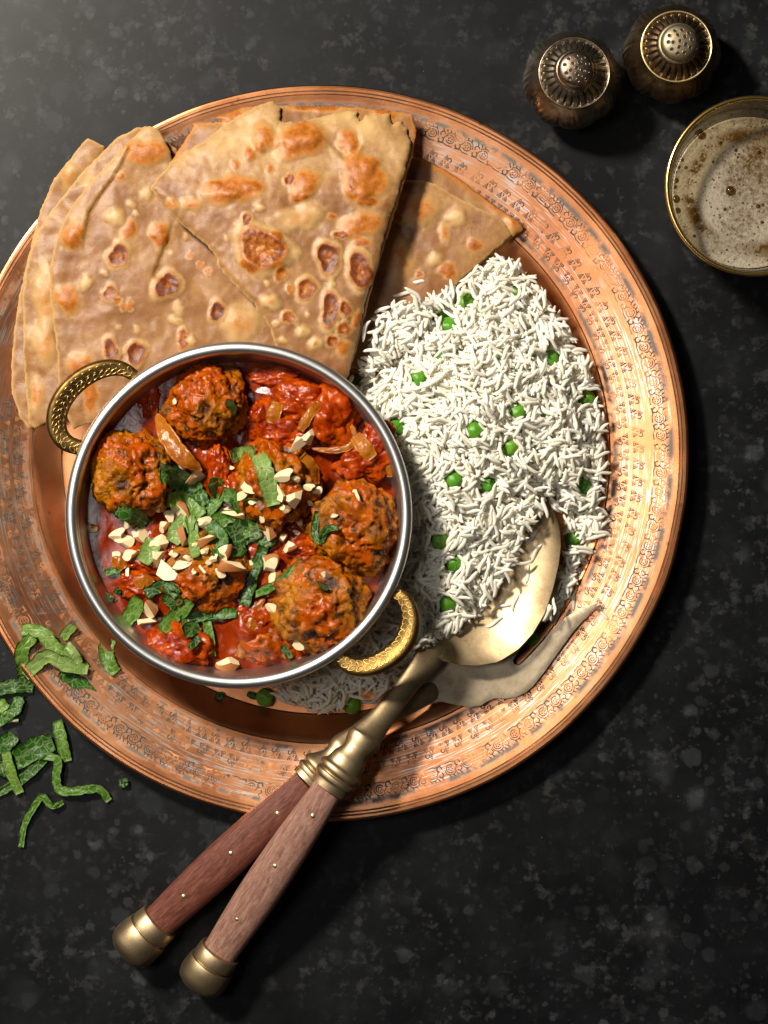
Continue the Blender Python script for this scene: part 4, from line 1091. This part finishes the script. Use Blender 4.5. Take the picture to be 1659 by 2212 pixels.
def along(a, b, t): return (a[0] + (b[0] - a[0]) * t, a[1] + (b[1] - a[1]) * t)
sw_b = (712, 1700)
fa, fb = sw_b, (790, 1592)
neckS = [(along(fa, fb, -0.02), 37.8, 43, 34), (along(fa, fb, 0.10), 38.1, 43, 34), (along(fa, fb, 0.14), 38.2, 47, 36), (along(fa, fb, 0.20), 38.3, 47, 36), (along(fa, fb, 0.24), 38.4, 42, 33), (along(fa, fb, 0.28), 38.5, 48, 37),
         (along(fa, fb, 0.34), 38.6, 48, 37), (along(fa, fb, 0.40), 38.6, 41, 32), (along(fa, fb, 0.56), 38.6, 37, 28), (along(fa, fb, 0.70), 38.6, 29, 22), (along(fa, fb, 0.86), 37.6, 35, 27), (along(fa, fb, 0.97), 36.8, 37, 28), (along(fa, fb, 1.06), 36.2, 34, 22),
         ((820, 1556), 34.2, 27, 17), ((850, 1518), 32, 24, 13), ((880, 1480), 29.5, 23, 11), ((908, 1444), 27, 25, 8), ((930, 1417), 24.2, 29, 5), ((948, 1396), 21.6, 22, 3)]
cutlery_handle(spoon, (424, 2133), (474, 2052), sw_b, neckS, 11.0, 38.0, None, M['wood'], [(676, 1762), (595, 1870), (513, 1985)])

fork = empty('serving_fork', W(300, 2030, 0), 'bronze serving fork with dark red wood handle, partly under the spoon', 'fork')
fw_b = (664, 1690)
fa, fb = fw_b, (748, 1610)
neckF = [(along(fa, fb, -0.02), 27.5, 41, 32), (along(fa, fb, 0.10), 27.2, 41, 32), (along(fa, fb, 0.15), 27.2, 44, 34), (along(fa, fb, 0.21), 27.2, 44, 34), (along(fa, fb, 0.26), 27.2, 38, 30), (along(fa, fb, 0.31), 27.2, 44, 34), (along(fa, fb, 0.38), 27.2, 43, 34),
         (along(fa, fb, 0.52), 27.2, 33, 27), (along(fa, fb, 0.68), 27.2, 25, 20), (along(fa, fb, 0.84), 26.4, 30, 24), (along(fa, fb, 0.97), 25.6, 31, 23), ((770, 1592), 24.8, 25, 15), ((815, 1560), 22.8, 21, 11), ((860, 1535), 20.8, 19, 9), ((905, 1510), 18.4, 21, 7), ((935, 1492), 16.4, 20, 4), ((958, 1476), 14.2, 10, 2)]
cutlery_handle(fork, (268, 2062), (340, 1984), fw_b, neckF, 11.0, 27.5, None, M['wood2'], [(600, 1757), (499, 1843), (397, 1936)])
FO, FA, FN = axis_frame((840, 1580), (0.72, -0.69))
right = [(87, 14), (112, 22), (128, 34), (146, 62), (164, 84), (182, 97), (200, 101), (214, 106), (232, 124), (250, 137), (272, 144), (294, 145), (335, 139), (377, 131), (430, 121), (470, 117), (500, 116), (521, 113)]
fo = right + [(498, 103), (470, 92), (447, 86), (394, 88), (345, 92), (313, 94), (300, 90), (296, 82), (300, 74), (320, 70), (394, 60), (450, 48), (500, 22), (470, 24), (430, 26), (360, 22), (310, 18), (297, 8), (296, 0)]
fo = fo + [(u, -v) for u, v in fo[::-1][1:]]
pl = []
for i in range(len(fo)):
    a, b = np.array(fo[i], float), np.array(fo[(i + 1) % len(fo)], float)
    k = max(1, int(np.hypot(*(b - a)) / 6))
    for q in range(k): pl.append(a + (b - a) * q / k)
gx, gy = np.meshgrid(np.arange(80, 530, 7.0), np.arange(-150, 151, 7.0))
Q = np.stack([gx.ravel(), gy.ravel()], 1); d, ins = poly_dist(Q, pl); Q = Q[ins & (d > 3.5)]
ov, oe, of, *_ = delaunay_2d_cdt([Vector(p) for p in pl] + [Vector(p) for p in Q], [(i, (i + 1) % len(pl)) for i in range(len(pl))], [], 1, 1e-4)
A = np.array([(p.x, p.y) for p in ov]); D, _ = poly_dist(A, pl)
def fork_z(u, v):
    z = np.interp(u, [80, 130, 180, 240, 300, 400, 480, 525], [18.2, 16.8, 15.0, 13.6, 13.0, 13.2, 14.6, 16.2])
    return z + 1.2 * (v / 140) ** 2 - 0.2
top, bot = [], []
for (u, v_), dd in zip(A, D):
    P2 = FO + FA * u + FN * v_; z = fork_z(u, v_) - 0.18 * math.exp(-dd / 2.0)
    p = W(P2[0], P2[1], z); top.append(p); bot.append(p - Vector((0, 0, 0.0017)))
N = len(top); fs = []; es = {}
for fc in of:
    p = [A[i] for i in fc]; ar = sum(p[i][0] * p[(i + 1) % 3][1] - p[(i + 1) % 3][0] * p[i][1] for i in range(3))
    fc = tuple(fc) if ar < 0 else tuple(fc)[::-1]
    fs.append(fc); fs.append(tuple(N + i for i in fc[::-1]))
    for i in range(3): es[(fc[i], fc[(i + 1) % 3])] = 1
for (a, b) in list(es):
    if (b, a) not in es: fs.append((b, a, N + a, N + b))
o = mk('tines', top + bot, fs, M['pale_bronze'], fork); autosmooth(o, 30)

# ------------------------------------------------------------------ rice and peas
CELL = 0.5                                                       # mm
GX0, GY0, GX1, GY1 = -60.0, -95.0, 110.0, 125.0                  # world mm
NXg, NYg = int((GX1 - GX0) / CELL), int((GY1 - GY0) / CELL)
X, Y = np.meshgrid(GX0 + (np.arange(NXg) + 0.5) * CELL, GY0 + (np.arange(NYg) + 0.5) * CELL, indexing='ij')
fz = 0.984
PXg, PYg = CX + X * 0.001 / S / fz, CY - Y * 0.001 / S / fz      # measured units at ~16 mm
ru = np.hypot(X - PC.x * 1000, Y - PC.y * 1000) * 0.001 / PP
FLOOR = np.interp(ru, _pr, _pz)
PT = np.stack([PXg.ravel(), PYg.ravel()], 1)
_, inb = poly_dist(PT, RO_top)
FLOOR = np.where(inb.reshape(X.shape), np.maximum(FLOOR, 17.4 - 0.006 * np.maximum(0, PYg - 520)), FLOOR)
_, inw = poly_dist(PT, WO); WEDGE = inw.reshape(X.shape)
rel = PT - SO; SU = (rel @ SA).reshape(X.shape); SV = (rel @ SN).reshape(X.shape)
spw = np.interp(SU, SB_U, SB_W, left=0, right=0); inspoon = (np.abs(SV) < spw)
spz = np.vectorize(spoon_z)(SU, SV)
FLOOR = np.where(inspoon, np.maximum(FLOOR, spz), FLOOR)
potr = np.hypot(X - KC.x * 1000, Y - KC.y * 1000)
MAIN = [(1068, 556), (1118, 574), (1150, 606), (1182, 652), (1222, 700), (1240, 740), (1262, 775), (1282, 845), (1300, 900), (1306, 960), (1302, 1030), (1290, 1085), (1250, 1130), (1186, 1085), (1130, 1150), (1112, 1195), (1092, 1245), (1056, 1290), (1028, 1322), (985, 1356),
        (950, 1374), (918, 1384), (900, 1382), (895, 1430), (865, 1470), (830, 1500), (790, 1490), (760, 1500), (735, 1530), (690, 1536), (640, 1530), (600, 1510), (560, 1300), (600, 1000), (700, 850), (770, 815), (800, 770), (812, 700), (840, 670), (870, 655), (905, 655), (950, 645), (990, 620), (1020, 590)]
SIDE = [(1222, 1070), (1296, 1090), (1308, 1140), (1268, 1165), (1258, 1200), (1240, 1262), (1222, 1300), (1196, 1330), (1150, 1340), (1185, 1280), (1222, 1210), (1226, 1150)]
dM, iM = poly_dist(PT, MAIN); dS, iS = poly_dist(PT, SIDE)
dM = np.where(iM, dM, -dM).reshape(X.shape) * S * 1000; dS = np.where(iS, dS, -dS).reshape(X.shape) * S * 1000
hill = 27.0 + 6.0 * np.exp(-(((PXg - 1010) / 190) ** 2 + ((PYg - 900) / 230) ** 2)) - 8.0 * np.clip((PYg - 1080) / 250, 0, 1)
TM_ = np.where(dM > 0, FLOOR + np.maximum(0, hill - FLOOR) * (1 - np.exp(-np.clip(dM, 0, None) / 13.0)) + 1.0, 0)
TS_ = np.where(dS > 0, FLOOR + 5.0 * (1 - np.exp(-np.clip(dS, 0, None) / 4.0)) + 1.0, 0)
TARGET = np.maximum(TM_, TS_)
okpot = potr > (0.0675 * 1000)
TARGET = np.where(okpot & ~(WEDGE & (PYg < 800)), TARGET, 0)
TARGET = np.where((np.abs(SV) < spw + 2) & (dM <= 0), 0, TARGET)
smooth_n = np.vectorize(lambda a, b: noise.fractal(Vector((a * 0.05, b * 0.05, 4)), 0.8, 2, 3))(X[::4, ::4], Y[::4, ::4])
smooth_n = np.kron(smooth_n, np.ones((4, 4)))[:NXg, :NYg]
TARGET = np.where(TARGET > 0, TARGET + 1.6 * smooth_n * np.clip(dM / 10, 0, 1), 0)
core = np.maximum(FLOOR, np.where(TARGET > 0, TARGET - 4.2, 0))
HM = core.copy()

def grain_mesh(seed):
    rr = random.Random(seed)
    L = rr.uniform(7.2, 9.8) * 0.001; rad = rr.uniform(0.72, 0.88) * 0.001; bend = rr.uniform(-1.0, 1.0) * 0.0011; s2 = rr.uniform(-1, 1) * 0.0004
    if seed % 7 == 6: L *= 0.55
    n, sg = 9, 7; vs, fs = [], []
    for i in range(n + 1):
        t = i / n
        k = max(0.0, math.sin(math.pi * (0.06 + 0.88 * t))) ** 0.42
        if i in (0, n): k *= 0.55
        x = (t - 0.5) * L; y = bend * ((2 * t - 1) ** 2 - 0.4) + s2 * math.sin(2 * math.pi * t)
        for j in range(sg):
            a = 2 * math.pi * j / sg
            vs.append(Vector((x, y + rad * k * math.cos(a), rad * 0.88 * k * math.sin(a))))
    for i in range(n):
        for j in range(sg):
            q = (j + 1) % sg
            fs.append((i * sg + j, (i + 1) * sg + j, (i + 1) * sg + q, i * sg + q))
    fs.append(tuple(range(sg))); fs.append(tuple(n * sg + j for j in range(sg))[::-1])
    return vs, fs, L * 1000
GV = [grain_mesh(s) for s in range(14)]
GM = [make_mesh('rice_grain', g[0], g[1], M['rice']) for g in GV]

def cell(x, y): return int((x - GX0) / CELL), int((y - GY0) / CELL)
def drop(x, y, yaw, L, rad=0.9):
    """rest a grain on the height map; returns z centre, pitch"""
    c, s = math.cos(yaw), math.sin(yaw)
    ts = np.linspace(-0.46, 0.46, 9) * L
    ix = np.clip(((x + ts * c - GX0) / CELL).astype(int), 0, NXg - 1); iy = np.clip(((y + ts * s - GY0) / CELL).astype(int), 0, NYg - 1)
    h = HM[ix, iy]
    i = int(np.argmax(h[:4])); j = 5 + int(np.argmax(h[5:]))
    sl = (h[j] - h[i]) / (ts[j] - ts[i]); sl = max(-0.42, min(0.42, sl))
    line = sl * ts; z0 = float(np.max(h - line)) - 0.6
    zc = z0 + line
    for dq in (-0.6, 0.0, 0.6):
        jx = np.clip(((x + ts * c - s * dq - GX0) / CELL).astype(int), 0, NXg - 1); jy = np.clip(((y + ts * s + c * dq - GY0) / CELL).astype(int), 0, NYg - 1)
        prof = 1.3 if dq == 0 else 1.0
        HM[jx, jy] = np.maximum(HM[jx, jy], zc + prof)
    return z0 + rad * 0.85, math.atan(sl)

# peas first take their places in the mound
PEA = [(1007, 653), (951, 674), (970, 704), (1109, 633), (946, 776), (903, 819), (1189, 774), (1109, 805), (779, 826), (1225, 851), (1264, 860), (1116, 891), (1166, 896), (856, 926), (1025, 930), (1101, 966), (981, 1037), (1050, 1045),
       (1257, 1048), (951, 1167), (980, 1216), (966, 1303), (1240, 1164)]
LOW = [(572, 1507), (760, 1523), (765, 1466), (1150, 1379)]
def pea_mesh(seed):
    rr = random.Random(seed)
    bm = bmesh.new(); bmesh.ops.create_icosphere(bm, subdivisions=4, radius=1)
    dd = Vector((rr.uniform(-0.5, 0.5), rr.uniform(-0.5, 0.5), 1)).normalized()
    ax = Vector((rr.uniform(-1, 1), rr.uniform(-1, 1), 0.1)).normalized()
    vs = []
    for v in bm.verts:
        d = v.co.normalized(); t = (d - dd).length
        k = 1 + 0.07 * noise.noise(d * 1.6 + Vector((seed, 0, 0))) + 0.02 * noise.noise(d * 5 + Vector((seed, 3, 0)))
        if seed % 3 != 1: k -= 0.22 * max(0, 1 - (t / 0.6) ** 2) * (0.6 + 0.4 * math.cos(d.dot(ax) * 16)) 
        vs.append(d * k)
    fs = [tuple(v.index for v in f.verts) for f in bm.faces]; bm.free()
    return make_mesh('pea', vs, fs, M['pea'])
PM_ = [pea_mesh(s) for s in range(5)]
def put_pea(i, x, y, z, r, label, group):
    o = place('pea', PM_[i % 5], None, W(x, y, z)); o.scale = (r, r, r * 0.94); o.rotation_euler = (R.uniform(-.4, .4), R.uniform(-.4, .4), R.uniform(0, 6))
    tag(o, label, 'pea', group)
for i, (x, y) in enumerate(PEA):
    hide = i in (3, 4, 7, 9, 12, 8)
    r = 0.0040 if not hide else 0.0036
    p = W(x, y, 18); X0, Y0 = p.x * 1000, p.y * 1000
    ci, cj = cell(X0, Y0)
    tz = TARGET[ci, cj] if TARGET[ci, cj] > 0 else FLOOR[ci, cj] + 3.4
    zc = tz + (0.5 if not hide else -2.2)
    zc = max(zc, FLOOR[ci, cj] + 3.9)
    p = W(x, y, zc)
    put_pea(i, x, y, zc, r, {0: 'green pea under crossing grains near the right bread', 10: 'bright green pea exposed at the mound edge by the copper groove', 13: 'green pea squeezed against the steel rim', 8: 'green pea peeping between bread wedge, bowl and rice',
        16: 'smooth green pea, one of a pair in the rice', 17: 'wrinkled green pea, one of a pair in the rice', 18: 'split green pea at the mound edge above the spoon', 22: 'dark green pea in the gap between spoon and copper', 21: 'green pea just above the spoon shoulder',
        3: 'pea nearly hidden under rice', 4: 'pea nearly hidden under rice', 7: 'pea nearly hidden under rice', 9: 'pea nearly hidden under rice', 12: 'pea nearly hidden under rice'}.get(i, 'green pea half buried in the middle of the rice'), 'peas in the rice')
    dd = np.hypot(X - p.x * 1000, Y - p.y * 1000); rm = r * 1000
    cap = zc + np.sqrt(np.clip(rm * rm - dd * dd, 0, None))
    if hide: HM = np.where(dd < rm * 0.8, np.maximum(HM, cap), HM)
    else: HM = np.where(dd < rm * 0.96, np.maximum(HM, cap + 0.0), HM)
    TARGET = np.where((dd < rm * (1.0 if not hide else 0.2)), 0, TARGET)
for i, (x, y) in enumerate(LOW):
    put_pea(i, x, y, 2.2 + 3.8, 0.0040, ['green pea on the copper beside a mint scrap below the bowl', 'green pea at the foot of the rice below the brass handle', 'green pea wedged between rice and the right brass handle', 'green pea in the shadow under the spoon'][i], None)

grains = []                                                      # (x, y, z, yaw, pitch, mesh index)
rs = np.random.RandomState(11)
cells = np.argwhere(TARGET > 0)
tries = 0; placed = 0
while tries < 42000 and placed < 7000:
    tries += 1
    cand = cells[rs.randint(len(cells), size=10)]
    df = TARGET[cand[:, 0], cand[:, 1]] - HM[cand[:, 0], cand[:, 1]]
    b = int(np.argmax(df))
    if df[b] < 0.25: continue
    i, j = cand[b]; x, y = X[i, j], Y[i, j]
    if TARGET[i, j] <= 0: continue
    k = rs.randint(14); yaw = rs.uniform(0, math.pi * 2); L = GV[k][2]
    c, s = math.cos(yaw), math.sin(yaw)
    bad = False
    for q in (-0.5, 0.5):                                        # keep out of the bowl, and off visible peas
        ex, ey = x + q * L * c, y + q * L * s
        if math.hypot(ex - KC.x * 1000, ey - KC.y * 1000) < 67.2: bad = True
        a_, b_ = cell(ex, ey)
        if 0 <= a_ < NXg and 0 <= b_ < NYg and HM[a_, b_] > TARGET[i, j] + 2.2: bad = True
    if bad: continue
    z, pit = drop(x, y, yaw, L)
    grains.append((x, y, z, yaw, pit, k)); placed += 1
# loose grains seen one by one
LOOSE = [(872, 634, 10, 'rice grain lying on the right flat bread'), (905, 608, 5, 'short rice grain on the right flat bread near a scorch mark'), (893, 640, -40, 'rice grain bridging bread and mound'), (826, 672, 20, 'rice grain beside the big bread wedge'),
         (830, 684, -15, 'rice grain beside the big bread wedge'), (820, 712, 60, 'rice grain beside the big bread wedge'), (790, 720, 70, 'rice grain beside the big bread wedge'), (1092, 568, 20, 'rice grain at the top of the mound by the bread corner'), (1245, 762, 5, 'rice grain sticking out over the copper groove'), (1262, 803, -65, 'rice grain leaning on the mound edge at the copper slope'),
         (1289, 912, 70, 'rice grain on the copper slope beside the mound'), (1300, 1010, 40, 'rice grain on the copper slope beside the mound'), (1280, 1078, 75, 'single rice grain on the engraved rim beside the mound'), (1300, 1152, -15, 'rice grain reaching onto the engraved rim'), (1288, 1160, 12, 'rice grain reaching onto the engraved rim'),
         (1231, 1262, 25, 'curved rice grain beside the fork tip'), (1240, 1295, 80, 'rice grain beside the fork tip'), (1300, 1325, -42, 'rice grain next to the fork tip on the engraving'), (1287, 1312, 20, 'short rice grain next to the fork tip on the engraving'), (1202, 1330, 85, 'rice grain in the shade between spoon and fork'),
         (1157, 1195, 60, 'rice grain lying on the spoon bowl'), (1140, 1240, 80, 'rice grain lying on the spoon bowl'), (1112, 1302, 70, 'rice grain lying on the spoon bowl'), (1085, 1310, 20, 'rice grain lying on the spoon bowl'), (1150, 1160, 50, 'rice grain lying on the spoon bowl'), (1130, 1215, 5, 'rice grain lying on the spoon bowl'), (1068, 1345, 30, 'rice grain lying on the spoon bowl'),
         (905, 1392, 40, 'rice grain by the spoon shoulder'),
         (820, 1500, 40, 'rice grain on the copper floor by the spoon neck'), (835, 1478, 75, 'rice grain on the copper floor by the spoon neck'), (800, 1518, -10, 'rice grain on the copper floor by the spoon neck'), (850, 1490, 60, 'rice grain on the copper floor by the spoon neck'), (770, 1502, -20, 'rice grain on the copper floor by the spoon neck'),
         (1270, 1192, 0, 'rice grain by the pea next to the spoon'), (1262, 1185, -20, 'rice grain by the pea next to the spoon'), (1235, 1222, 20, 'rice grain by the pea next to the spoon')]
def grain_obj(k, x, y, z, yaw, pit, label, group):
    o = place('rice_grain', GM[k], None, (x * 0.001, y * 0.001, z * 0.001))
    o.rotation_euler = (R.uniform(-1, 1) * 0.5, -pit, yaw)
    tag(o, label, 'rice', group)
from collections import Counter
cnts = Counter(l[3] for l in LOOSE)
for i, (x, y, yw, lab) in enumerate(LOOSE):
    p = W(x, y, 14); k = i % 14 if 'short' not in lab else 6
    if k in (6, 13) and 'short' not in lab: k = 2
    ci, cj = cell(p.x * 1000, p.y * 1000)
    p = W(x, y, HM[ci, cj] + 0.8) if 0 <= ci < NXg and 0 <= cj < NYg else W(x, y, 14)
    z, pit = drop(p.x * 1000, p.y * 1000, math.radians(yw), GV[k][2])
    grain_obj(k, p.x * 1000, p.y * 1000, z + 0.25, math.radians(yw), pit, lab, 'loose rice grains: ' + lab if cnts[lab] > 1 else 'loose rice grains')
# the grains that lie on top of the mound are objects, the rest one mass
def exposure(g):
    i, j = cell(g[0], g[1])
    return g[2] - float(HM[i, j]) + 0.02 * (hash((round(g[0], 2), round(g[1], 2))) % 50)
order = sorted(range(len(grains)), key=lambda n: -exposure(grains[n]))
nsep = 300 - len(LOOSE)
sep = set(order[:nsep])
vs, fs = [], []
for n, (x, y, z, yaw, pit, k) in enumerate(grains):
    if n in sep:
        grain_obj(k, x, y, z, yaw, pit, 'white rice grain on the surface of the rice mound', 'rice grains on the mound'); continue
    mt = Matrix.Translation((x * 0.001, y * 0.001, z * 0.001)) @ Euler((rs.uniform(-0.5, 0.5), -pit, yaw)).to_matrix().to_4x4()
    o = len(vs); vs += [mt @ q for q in GV[k][0]]; fs += [tuple(a + o for a in q) for q in GV[k][1]]
# body of the mound under the grains
st = 4; idx = {}
for i in range(0, NXg, st):
    for j in range(0, NYg, st):
        if TARGET[i, j] > 0 and core[i, j] > FLOOR[i, j] + 0.5:
            idx[(i, j)] = len(vs); vs.append(Vector((X[i, j] * 0.001, Y[i, j] * 0.001, (core[i, j] - 0.4) * 0.001)))
for (i, j), a in list(idx.items()):
    q = [idx.get((i, j)), idx.get((i + st, j)), idx.get((i + st, j + st)), idx.get((i, j + st))]
    if None not in q: fs.append(tuple(q))
ro = W(1000, 950, 3)
tag(mk('rice', vs, fs, M['rice'], None, ro), 'mound of steamed white rice between bowl and copper rim', 'rice', kind='stuff')

# ------------------------------------------------------------------ shakers
def shaker(x, y, body_m, cap_m, label, seed, turn):
    zc = 45.0; c = W(x, y, zc); c.z = 0.0005
    root = empty('spice_shaker', c, label, 'shaker', 'spice shakers')
    prof = [(0, 0), (12, 0), (13.2, 0.8), (15, 4), (18.4, 10), (20.2, 16), (20.0, 22), (18.4, 27), (16.4, 31), (15.2, 33.0), (14.7, 33.8), (14.75, 34.5), (14.2, 34.9), (13.7, 34.6), (13.2, 35.2), (12, 36.6), (10.5, 37.9), (9.2, 38.8), (8.6, 39.6), (8.2, 40.4), (0, 40.4)]
    wall_ = [tuple(q) for q in catmull(prof[3:10], 5)]
    sh_ = len(wall_) - 7
    prof = prof[:3] + wall_ + prof[10:]
    prof = [(r * 0.001, z * 0.001) for r, z in prof]
    def mod(r, z, a, i):
        i -= sh_
        if 14 <= i <= 17:
            q = math.cos(26 * (a + turn)); k = (0.62 - max(0, -q - 0.30) * 2.4) * 0.001 * (1.0 if i < 17 else 0.6)
            return r, z + k
        if 0.003 < z < 0.0325:
            u = (z - 0.003) / 0.0295
            leaf = abs(math.sin(4.0 * (a + turn) + 1.2 * u)); rib_ = abs(math.sin(24.0 * (a + turn) + 9.0 * u * (1 if math.sin(4.0 * (a + turn) + 1.2 * u) > 0 else -1)))
            k = (0.0016 * leaf ** 0.6 - 0.0004 * rib_ * leaf) * math.sin(math.pi * min(1, u * 1.05))
            return r + k - 0.0008, z
        return r, z
    v, f = lathe(prof, 364, c, mod)
    b = mk('body', v, f, body_m, root); autosmooth(b, 60)
    ring = [c + Vector((0.01465 * math.cos(2 * math.pi * i / 72), 0.01465 * math.sin(2 * math.pi * i / 72), 0.0346)) for i in range(72)]
    v, f = tube(ring, 0.00042, 6, True); mk('beaded_ring', v, f, cap_m if seed == 1 else M['pin'], root)
    cp = [(0, 41.0), (7.0, 40.9), (8.0, 40.2), (8.45, 40.2), (8.6, 40.8), (8.3, 41.5), (7.7, 41.7), (7.6, 42.6), (7.3, 43.9), (6.4, 44.8), (4.5, 45.4), (2.2, 45.7), (0.05, 45.8)]
    v, f = lathe([(r * 0.001, z * 0.001) for r, z in cp], 64, c)
    cap_o = mk('cap', v, f, cap_m, root); autosmooth(cap_o, 55)
    bm = bmesh.new(); bm.from_mesh(cap_o.data); bmesh.ops.remove_doubles(bm, verts=bm.verts, dist=1e-5); bm.to_mesh(cap_o.data); bm.free()
    rr = random.Random(seed); pts = [(0, 0)]
    for nn, rad in ((5, 2.6), (10, 4.9)):
        for i in range(nn): pts.append((rad * math.cos(2 * math.pi * i / nn + seed) + rr.uniform(-.25, .25), rad * math.sin(2 * math.pi * i / nn + seed) + rr.uniform(-.25, .25)))
    for qx, qy in pts:
        rho = math.hypot(qx, qy); zt = float(np.interp(rho, [0, 2.2, 4.5, 6.4], [45.8, 45.7, 45.4, 44.8])); slope = math.atan2(0.35 * rho / 5.5, 1)
        p = Vector((qx * 0.001, qy * 0.001, zt * 0.001)) + c
        nrm = Vector((qx, qy, 14)).normalized()
        u = nrm.orthogonal().normalized(); w = nrm.cross(u)
        # each hole: a rolled lip round a flat disc, the hole's shade painted black
        vs, fs = [], []
        loop = [(0.00098, 0.00000), (0.00092, 0.00012), (0.00078, 0.00012), (0.00072, 0.0000)]
        for r_, h_ in loop:
            for j in range(12):
                a = 2 * math.pi * j / 12
                vs.append(p + (u * math.cos(a) + w * math.sin(a)) * r_ + nrm * h_)
        for i in range(3):
            for j in range(12): fs.append((i * 12 + j, i * 12 + (j + 1) % 12, (i + 1) * 12 + (j + 1) % 12, (i + 1) * 12 + j))
        lip = mk('hole', vs + [p + (u * math.cos(2 * math.pi * j / 12) + w * math.sin(2 * math.pi * j / 12)) * 0.00080 + nrm * 0.00006 for j in range(12)],
                 fs + [tuple(48 + j for j in range(12))], [cap_m, M['black']], root, fmat=[0] * len(fs) + [1])
shaker(1245, 148, M['shaker'], M['cap'], 'fluted silver shaker with dark brown pierced cap', 1, 0.1)
shaker(1468, 90, M['shaker2'], M['verd'], 'fluted brown shaker with green tarnished pierced cap', 2, 0.3)

# ------------------------------------------------------------------ glass of beer
gz = 75.0; GC = W(1632, 402, gz); GC.z = 0.0003
glass = empty('beer_glass', GC, 'gold rimmed tumbler glass of beer beside the shakers', 'glass')
ro_ = 194 * S * (H - gz * 0.001)
gp = [(0, 0), (24.0, 0), (25.2, 1.2), (27.5, 15), (31.0, 40), (33.6, 60), (35.0, 71), (ro_ * 1000 - 0.1, 74.4), (ro_ * 1000 - 0.7, 75.0), (ro_ * 1000 - 1.5, 74.4), (33.2, 70), (31.7, 60), (29.0, 40), (25.6, 15), (24.2, 8), (22, 6.5), (0, 6.3)]
v, f = lathe([(r * 0.001, z * 0.001) for r, z in gp], 128, GC)
mk('wall', v, f, M['glass'], glass)
ring = [GC + Vector(((ro_ - 0.0006) * math.cos(2 * math.pi * i / 128), (ro_ - 0.0006) * math.sin(2 * math.pi * i / 128), 0.0747)) for i in range(128)]
v, f = tube(ring, 0.0010, 10, True); mk('gilt_rim', v, f, M['gold'], glass)
rb = 0.0309
beer = empty('beer', Vector((GC.x, GC.y, 0.0068)), 'amber beer with patchy foam and bubbles in the tumbler', 'beer')
bp = [(0, 6.9), (21, 6.9), (23.6, 8.6), (25.1, 15.1), (28.5, 40), (30.6, 54.4), (30.9, 55.6), (30.0, 55.0), (28, 54.8), (0, 54.8)]
v, f = lathe([(r * 0.001, z * 0.001) for r, z in bp], 96, GC); mk('liquid', v, f, M['beer'], beer)
rr = random.Random(5)
BUB = [(1578, 412, 11), (1515, 292, 10), (1528, 279, 5), (1462, 350, 7), (1466, 361, 5), (1459, 372, 5), (1461, 390, 6), (1458, 404, 5), (1460, 430, 9), (1464, 455, 7), (1473, 345, 5), (1482, 362, 4), (1590, 325, 4), (1596, 333, 3), (1605, 439, 3), (1566, 452, 4), (1638, 446, 5), (1648, 443, 4), (1558, 308, 3), (1646, 480, 4), (1594, 340, 3), (1640, 330, 4), (1540, 350, 3), (1555, 470, 3), (1500, 510, 4), (1570, 540, 3)]
for x, y, r in BUB:
    p = W(x, y, 55)
    if math.hypot(p.x - GC.x, p.y - GC.y) > 0.0300: p = GC + (p - GC) * 1.0; 
    p.z = 0.0549
    vv, ff = bisphere(p, r * S * 0.95, r * S * 0.95, r * S * 0.8, 3); mk('bubble', vv, ff, M['bubble'], beer)
print('grains', len(grains), 'objects', len(bpy.data.objects))
